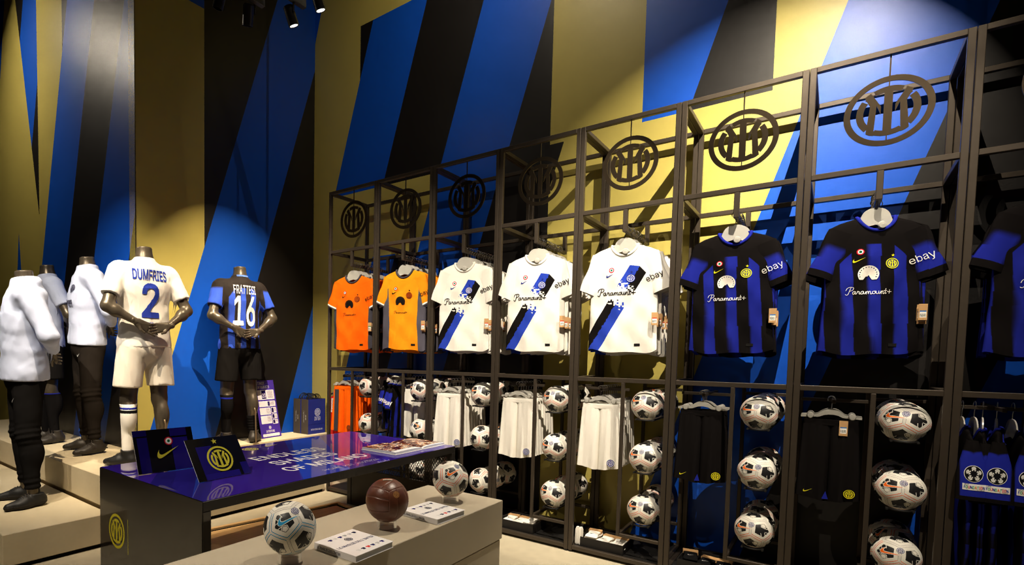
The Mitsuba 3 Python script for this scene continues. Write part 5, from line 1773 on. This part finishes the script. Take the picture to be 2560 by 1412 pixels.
def paper_bag(label, x0, x1, y0, y1, z0, z1, handles, lettered):
    k = thing("paper_bag", label, "bag")
    t_ = 0.0015
    part(k, "front_panel", bx(x1 - t_, x1, y0, y1, z0, z1), "m_bagblue")
    part(k, "back_panel", bx(x0, x0 + t_, y0, y1, z0, z1), "m_bagblue")
    part(k, "side_panel", bx(x0 + t_, x1 - t_, y0, y0 + t_, z0, z1), "m_bagside")
    part(k, "side_panel", bx(x0 + t_, x1 - t_, y1 - t_, y1, z0, z1), "m_bagside")
    part(k, "bottom_panel", bx(x0 + t_, x1 - t_, y0 + t_, y1 - t_, z0, z0 + t_), "m_bagside")
    F = flat((x1 + 0.0008, (y0 + y1) / 2, z0), (0, 1, 0), (0, 0, 1))
    h = z1 - z0
    if lettered:
        c = lin(186, 190, 214)
        print_part(k, "badge", (wrap(move(EMBLEM, 0.01, h * 0.62, 0.046), F), c))
        print_part(k, "lettering", (wrap(move(text("INTER", 0.042, True, 0.55), 0.01, h * 0.385), F), c))
        print_part(k, "lettering", (wrap(move(text("INTER STORE MILANO", 0.02, True, 0.62), 0.0, h * 0.10), F), c))
        print_part(k, "fold_line", (wrap(tri(sbox(-(y1 - y0) / 2, h * 0.275, (y1 - y0) / 2, h * 0.279)), F), lin(16, 20, 70)))
    S2 = flat(((x0 + x1) / 2, y0 - 0.0008, z0), (0, 0, 1), (-1, 0, 0))
    print_part(k, "side_lettering", (wrap(move(text("Galleria Passarella, 2", 0.011, False, 0.9), h * 0.5, 0.012), S2), lin(200, 200, 200)))
    print_part(k, "side_lettering", (wrap(move(text("MILANO", 0.011, True, 0.9), h * 0.48, -0.022), S2), lin(200, 200, 200)))
    for i in range(handles):
        u = 0 if handles == 1 else i / (handles - 1)
        xx = x0 + 0.008 + (x1 - x0 - 0.016) * u
        ym, rr = (y0 + y1) / 2 + 0.004 * math.sin(i * 2.3), 0.062 + 0.006 * math.sin(i * 1.7)
        a = np.linspace(0, PI, 12)
        part(k, "rope_handle", tube(np.column_stack([xx + 0.006 * np.sin(a * 1.0 + i), ym + rr * np.cos(a), z1 - 0.03 + (0.085 + 0.008 * math.sin(i)) * np.sin(a) ** 0.8]), 0.0032, 6), "m_rope", True)


mat("m_bagblue", lin(34, 44, 128), 0.45, 0, 0.4); mat("m_bagside", lin(66, 60, 54), 0.6, 0, 0.3); mat("m_rope", lin(26, 24, 22), 0.7, 0, 0.2)
paper_bag("front blue paper bag with badge and rope handles on the podium's far end", -0.745, -0.622, 0.305, 0.57, ZU + 0.001, 0.895, 9, True)
paper_bag("blue paper bag with dark side standing behind the badge-fronted one", -0.875, -0.752, 0.30, 0.565, ZU + 0.001, 0.895, 9, False)

# customise poster: a leaning board
pk = thing("poster_board", "violet leaning poster about customising products behind the number 16 mannequin", "poster")
po, pu, pw_ = np.array([-0.74, -0.255, ZU + 0.001]), np.array([-0.08, 0.99, 0.0]), np.array([-0.16, 0.0, 0.62])
pu = unit(pu); PW, PH = 0.29, 0.645
pw_ = unit(pw_); pn = unit(np.cross(pu, pw_))
part(pk, "board", hull([po + pu * a + pw_ * b + pn * d for a in (0, PW) for b in (0, PH) for d in (0, -0.005)]), "m_violet")
mat("m_violet", lin(66, 44, 150), 0.4, 0, 0.4)
st = po + pu * PW / 2 + pw_ * PH * 0.8 - pn * 0.006
part(pk, "easel_strut", hull([st + pu * 0.03 * s + pn * d for s in (-1, 1) for d in (0, -0.003)] + [np.array([st[0] - 0.03, st[1], ZU + 0.001]) + pu * 0.03 * s + np.array([0, 0, d]) for s in (-1, 1) for d in (0, 0.003)]), "m_violet")
pf = flat(po + pn * 0.0007, pu, pw_); pf2 = flat(po + pn * 0.0014, pu, pw_)
WHP = lin(222, 216, 226)
for s_, y in (("CUSTOMIZE", 0.597), ("YOUR PRODUCTS", 0.553)):
    a = text(s_, 0.030, True, 0.62, 0, "l")
    print_part(pk, "lettering", (wrap(move(a, 0.215 - (a[0][:, 0].max()) if s_ == "YOUR PRODUCTS" else 0.15 - a[0][:, 0].max(), y), pf), WHP))
for (x0, x1, y0, y1) in ((0.03, 0.272, 0.425, 0.535), (0.03, 0.272, 0.345, 0.410), (0.03, 0.185, 0.255, 0.335), (0.192, 0.272, 0.270, 0.335), (0.03, 0.185, 0.155, 0.245), (0.192, 0.272, 0.205, 0.262), (0.192, 0.272, 0.145, 0.198)):
    print_part(pk, "text_box", (wrap(tri(sbox(x0 + .008, y0 + .008, x1 - .008, y1 - .008).buffer(0.008, 4)), pf), WHP))
    if x1 - x0 < 0.1 or y1 - y0 < 0.07:
        ic = sbox(x0 + 0.008 + (0.12 if x1 - x0 > 0.2 else 0), y0 + 0.008, x0 + 0.036 + (0.12 if x1 - x0 > 0.2 else 0), y1 - 0.008)
        print_part(pk, "picture", (wrap(tri(ic), pf2), lin(36, 28, 84)))
    ln = [move(tri(sbox(0, 0, (x1 - x0) * 0.30, 0.004)), x0 + (x1 - x0) * 0.60, y1 - 0.018 - 0.012 * i) for i in range(int((y1 - y0 - 0.02) / 0.012))]
    q_ = print_part(pk, "small_print", (wrap(join2(*ln), pf2), lin(120, 110, 140)))
    labels[q_] = {"kind": "stuff"}
print_part(pk, "number_picture", (wrap(tri(sbox(0.09, 0.435, 0.15, 0.528)), pf2), lin(36, 28, 84)))
print_part(pk, "lettering", (wrap(move(text("20", 0.045, True, 0.7), 0.12, 0.45), flat(po + pn * 0.0021, pu, pw_)), WHP))
print_part(pk, "badge", (wrap(move(EMBLEM, 0.14, 0.112, 0.019), pf), WHP))
print_part(pk, "lettering", (wrap(move(text("INTERSTORE", 0.024, True, 0.6), 0.14, 0.058), pf), WHP))
print_part(pk, "text_box", (wrap(tri(sbox(0.03, 0.018, 0.262, 0.038).buffer(0.006, 3)), pf), WHP))

# fire extinguisher between the frames and the bags, its sign on the wall
fx = thing("fire_extinguisher", "red fire extinguisher with white labels beside the blue paper bags", "fire extinguisher")
ex, ey = -0.365, 0.47
ez0 = 0.001
LOC = lambda m: xf(m, (ex, ey, 0), (1, 0, 0), (0, 1, 0), (0, 0, 1))
R_ = 0.068
ZE = 0.945
part(fx, "cylinder", LOC(lathe([(0, ez0), (R_ - .01, ez0), (R_, ez0 + .012), (R_, ZE - .05), (R_ - .012, ZE - 0.018), (0.03, ZE - 0.003), (0.022, ZE), (0, ZE)], 36)), "m_red", 40)
mat("m_red", lin(190, 20, 20), 0.25, 0, 0.5)
part(fx, "valve", LOC(lathe([(0, ZE), (0.016, ZE), (0.016, ZE + 0.02), (0.022, ZE + 0.022), (0.022, ZE + 0.045), (0, ZE + 0.045)], 20)), "m_chrome", 40)
part(fx, "lever", hull([(ex + x, ey + y, z) for x, z in ((-0.01, ZE + 0.047), (0.055, ZE + 0.060), (0.075, ZE + 0.092), (0.0, ZE + 0.062)) for y in (-0.009, 0.009)]), "m_chrome")
part(fx, "lever_cap", hull([(ex + x, ey + y, z) for x, z in ((-0.004, ZE + 0.07), (0.045, ZE + 0.10), (0.05, ZE + 0.112), (-0.004, ZE + 0.085)) for y in (-0.008, 0.008)]), "m_red")
part(fx, "hose", tube([(ex - 0.02, ey, ZE + 0.03), (ex - 0.07, ey - 0.02, ZE + 0.01), (ex - 0.088, ey - 0.03, ZE - 0.12), (ex - 0.082, ey - 0.03, ZE - 0.4)], 0.009, 8), "m_blackmatte", True)
cyl = lambda a0, off: (lambda v: np.column_stack([ex + (R_ + off) * np.sin(v[:, 0] / R_ + a0), ey - (R_ + off) * np.cos(v[:, 0] / R_ + a0), v[:, 1]]))
print_part(fx, "label", (wrap(tri(sbox(-0.025, 0.80, 0.055, 0.925)), cyl(0.6, 0.0006), 0.02), lin(226, 222, 216)), *[(wrap(tri(sbox(-0.015, 0.90 - 0.016 * i, 0.045, 0.905 - 0.016 * i)), cyl(0.6, 0.0012), 0.02), lin(120, 60, 60)) for i in range(6)])
print_part(fx, "label", (wrap(tri(sbox(-0.045, 0.765, 0.035, 0.795)), cyl(0.6, 0.0006), 0.02), lin(226, 222, 216)), (wrap(tri(sbox(-0.0, 0.77, 0.03, 0.79)), cyl(0.6, 0.0012), 0.02), lin(50, 50, 50)))
print_part(fx, "inspection_sticker", (wrap(move(DISC, 0.02, 0.655, 0.026), cyl(0.6, 0.0006), 0.02), lin(222, 220, 214)))
sg = thing("extinguisher_sign", "small red wall sign with extinguisher and flame, left of the orange jerseys", "sign")
sx0, sz0 = -0.60, 2.035
part(sg, "plate", bx(sx0, sx0 + 0.155, YW - 0.004, YW - 0.001, sz0, sz0 + 0.155), "m_white")
SFs = flat((sx0, YW - 0.0046, sz0), (1, 0, 0), (0, 0, 1)); SFt = flat((sx0, YW - 0.0052, sz0), (1, 0, 0), (0, 0, 1))
print_part(sg, "red_field", (wrap(tri(sbox(0.006, 0.030, 0.149, 0.149)), SFs), lin(196, 24, 28)))
print_part(sg, "extinguisher_symbol", (wrap(tri(unary_union([sbox(0.026, 0.04, 0.056, 0.11).buffer(0.006, 3), sbox(0.034, 0.11, 0.048, 0.13), sbox(0.03, 0.126, 0.064, 0.132)])), SFt), lin(235, 232, 226)))
print_part(sg, "flame_symbol", (wrap(tri(Polygon([(0.085, 0.045), (0.13, 0.045), (0.142, 0.075), (0.132, 0.10), (0.122, 0.09), (0.12, 0.135), (0.10, 0.11), (0.098, 0.085), (0.086, 0.10), (0.076, 0.072)]).buffer(0)), SFt), lin(235, 232, 226)))
print_part(sg, "lettering", (wrap(move(text("ESTINTORE", 0.017, True, 0.8), 0.077, 0.008), SFs), lin(40, 36, 36)))

# trays of folded socks
def sock_pack(name, label, x, y, z, ang, m, n=1, band=True, lean=0.0):
    k = thing(name, label, "socks")
    o = np.array([x, y, z]); a = math.radians(ang)
    u, v = np.array([math.cos(a), math.sin(a), 0]), np.array([-math.sin(a), math.cos(a) * math.cos(lean), math.sin(lean)])
    w_ = np.cross(u, v)
    for i in range(n):
        z0 = i * 0.019
        top_ = []
        th = np.arange(16) * 2 * PI / 16
        rows = []
        for j, yy in enumerate(np.linspace(-0.105, 0.105, 9)):
            hw = 0.040 + 0.004 * math.sin(j * 1.3 + i * 2)
            tk = 0.0095 * (1 - 0.5 * abs(yy / 0.105) ** 6)
            rows.append(np.column_stack([hw * np.sign(np.cos(th)) * np.abs(np.cos(th)) ** 0.5, np.full(16, yy), z0 + 0.0095 + tk * np.sign(np.sin(th)) * np.abs(np.sin(th)) ** 0.6]))
        r = np.vstack(rows); nn = len(r)
        r = np.vstack([r, [[0, -0.106, z0 + 0.0095], [0, 0.106, z0 + 0.0095]]])
        f = [list(q) for q in grid_faces(16, 9, True)]
        for q in range(16):
            f += [[nn, (q + 1) % 16, q], [nn + 1, nn - 16 + q, nn - 16 + (q + 1) % 16]]
        part(k, "folded_sock", xf(trimesh.Trimesh(r, np.array(f), process=False), o, u, v, w_), m, True)
    if band:
        part(k, "paper_band", xf(rbx(-0.046, 0.046, 0.035, 0.085, -0.0004 + 0.001, 0.019 * n + 0.003, 0.001), o, u, v, w_), "m_tag")
    F = lambda q: o + np.outer(q[:, 0], u) + np.outer(q[:, 1], v) + (0.019 * n + 0.0012) * w_
    print_part(k, "swoosh", (wrap(move(SWOOSH, 0, -0.035, 0.040, 0.2), F), lin(40, 40, 44) if m == "m_sockpack" else lin(214, 212, 206)))


dif("m_sockpack", lin(236, 232, 222)); dif("m_sockpackdark", lin(20, 20, 21))


def tray(label, x0, x1, y0, y1):
    k = thing("sock_tray", label, "tray")
    z0, z1 = 0.0455, 0.115
    part(k, "tray_bottom", bx(x0, x1, y0, y1, z0, z0 + 0.004), "m_traymat")
    for nm, b in (("front_wall", (x0, x1, y0, y0 + 0.004)), ("back_wall", (x0, x1, y1 - 0.004, y1)), ("side_wall", (x0, x0 + 0.004, y0 + 0.004, y1 - 0.004)), ("side_wall", (x1 - 0.004, x1, y0 + 0.004, y1 - 0.004))):
        part(k, nm, bx(*b, z0 + 0.0041, z1), "m_traymat")
    return z0 + 0.005


mat("m_traymat", lin(28, 26, 25), 0.5, 0, 0.35)
WORDS = ["leftmost", "middle", "rightmost"]
for bay, dark, lab_ in ((3, False, "under the shorts of the fourth frame"), (4, False, "under the crested white shorts"), (5, True, "under the black shorts of the sixth frame")):
    x0 = bay * W + (0.045 if bay == 3 else 0.075)
    x1 = x0 + 0.300
    zt = tray(f"black tray holding {'dark' if dark else 'white'} socks {lab_}", x0, x1, 0.045, 0.30)
    for j in range(3):
        n = (3, 3, 4)[j] if bay == 3 else (4, 3, 3)[j]
        for q in range(n):
            pk_l = f"{'black' if dark else 'white'} sock pack {'topping' if q == n - 1 else 'lower in'} the {WORDS[j]} pile {lab_}"
            sock_pack("sock_pack", pk_l, x0 + 0.055 + 0.095 * j, 0.170 + 0.004 * math.sin(7 * q + j), zt + 0.0195 * q, (4, -3, 6)[j] + 6 * math.sin(3 * q + bay), "m_sockpackdark" if dark else "m_sockpack", 1, q == n - 1,
                      0.0)
        if n > 1:
            for q in range(n - 1):
                labels[[kk for kk in labels if kk.startswith("sock_pack") and "__" not in kk][-2 - q]]["group"] = f"lower packs, {WORDS[j]} pile, {'dark' if dark else 'white'} tray {lab_}"
for i in range(2):
    x_ = 4 * W + 0.046 + 0.024 * i
    sock_pack("sock_pack", "rolled white sock pack standing upright at the frame post " + ("left one" if i == 0 else "right one"), 4 * W + 0.0, 0, 0, 0, "m_sockpack", 1, False) if False else None
    k = thing("rolled_sock", f"white sock pack standing upright beside the sock tray, {'nearest the post' if i == 0 else 'nearest the tray'}", "socks")
    part(k, "folded_sock", hull([(x_ + dx, 0.07 + dy, z) for z, r in ((0.047, 0.008), (0.06, 0.0115), (0.16, 0.0115), (0.178, 0.007)) for dx in (-r, r) for dy in (-r * 1.6, r * 1.6)]), "m_sockpack", 40)

# track lamps under the ceiling
def lamp(label, pos, target, lit, tr_z=None):
    k = thing("track_lamp", label, "spotlight")
    pos, target = np.array(pos, float), np.array(target, float)
    d = unit(target - pos)
    x = unit(np.cross(d, [0, 0, 1.0])); y = np.cross(d, x)
    M_ = lambda m: xf(m, pos, x, y, -d)
    part(k, "housing", M_(lathe([(0.034, -0.004), (0.042, -0.006), (0.042, 0.135), (0.036, 0.142), (0, 0.142)], 28)), "m_lampblack", 40)
    if lit:
        dd = mikit.ply(M_(trimesh.Trimesh(np.vstack([[0, 0, 0.001], np.column_stack([0.034 * np.cos(np.arange(24) * PI / 12), 0.034 * np.sin(np.arange(24) * PI / 12), np.full(24, 0.001)])]), np.array([[0, i + 1, (i + 1) % 24 + 1] for i in range(24)]), process=False)), None)
        dd["bsdf"] = {"type": "diffuse", "reflectance": rgb((0.5, 0.5, 0.5))}
        dd["emitter"] = {"type": "area", "radiance": rgb(np.array([1.0, 0.9, 0.72]) * 30), "sampling_weight": 0.04}
        scene[numbered(k + "__lens")] = dd
    part(k, "reflector_ring", M_(lathe([(0.034, -0.003), (0.034, 0.03), (0.0355, 0.03), (0.0355, -0.003), (0.034, -0.003)], 28)), "m_chrome", 40)
    c = pos - d * 0.085
    top = np.array([c[0] + 0.05, c[1] + 0.02, c[2] + 0.10])
    part(k, "bracket", hull([c + np.array([0.046 * a, 0.012 * b, 0.0]) for a in (-1, 1) for b in (-1, 1)] + [top + np.array([0.02 * a, 0.012 * b, 0]) for a in (-1, 1) for b in (-1, 1)]) if False else tube([c + x * 0.046, c + x * 0.05 + np.array([0, 0, 0.07]), top], 0.009, 8), "m_lampblack", True)
    part(k, "stem", tube([top + [0, 0, 0.05], [top[0], top[1], 4.72]], 0.008, 8), "m_lampblack", True)
    part(k, "adapter_box", rbx(top[0] - 0.022, top[0] + 0.022, top[1] - 0.09, top[1] + 0.09, top[2] - 0.03, top[2] + 0.05, 0.004), "m_lampgrey")
    return top


mat("m_lampblack", lin(26, 25, 25), 0.3, 0, 0.45); mat("m_lampgrey", lin(70, 72, 74), 0.45, 0.2, 0.4)
t0_ = lamp("lit track lamp showing its round white lens above the mannequins, left one", (0.46, -0.86, 4.12), (0.62, 0.08, 1.9), True)
t1_ = lamp("lit track lamp cut by the photo's top edge, right one", (0.78, -0.86, 4.12), (0.95, 0.0, 1.8), True)
t2_ = lamp("dark track lamp seen from behind, its body hanging below the track", (0.30, -1.20, 4.02), (-0.75, -0.7, 1.4), False)
t3_ = lamp("dark track lamp at the photo's top edge, left of the other dark one", (0.10, -1.34, 4.16), (-0.75, -1.6, 1.5), False)
tk_ = thing("lamp_track", "black ceiling track above the mannequins", "track")
part(tk_, "rail", rbx(-0.2, 5.5, -0.88, -0.84, 4.72, 4.75, 0.002), "m_lampblack")
for x in (0.9, 2.5, 4.5):
    part(tk_, "suspension_rod", tube([(x, -0.86, 4.75), (x, -0.86, ZTOP)], 0.006, 8), "m_lampblack", True)
k_ = thing("lamp_track", "black cross track meeting the ceiling track above the mannequins", "track")
part(k_, "rail", rbx(0.0, 1.2, -1.36, -1.18, 4.72, 4.75, 0.002), "m_lampblack")
part(k_, "suspension_rod", tube([(0.42, -1.27, 4.75), (0.42, -1.27, ZTOP)], 0.006, 8), "m_lampblack", True)
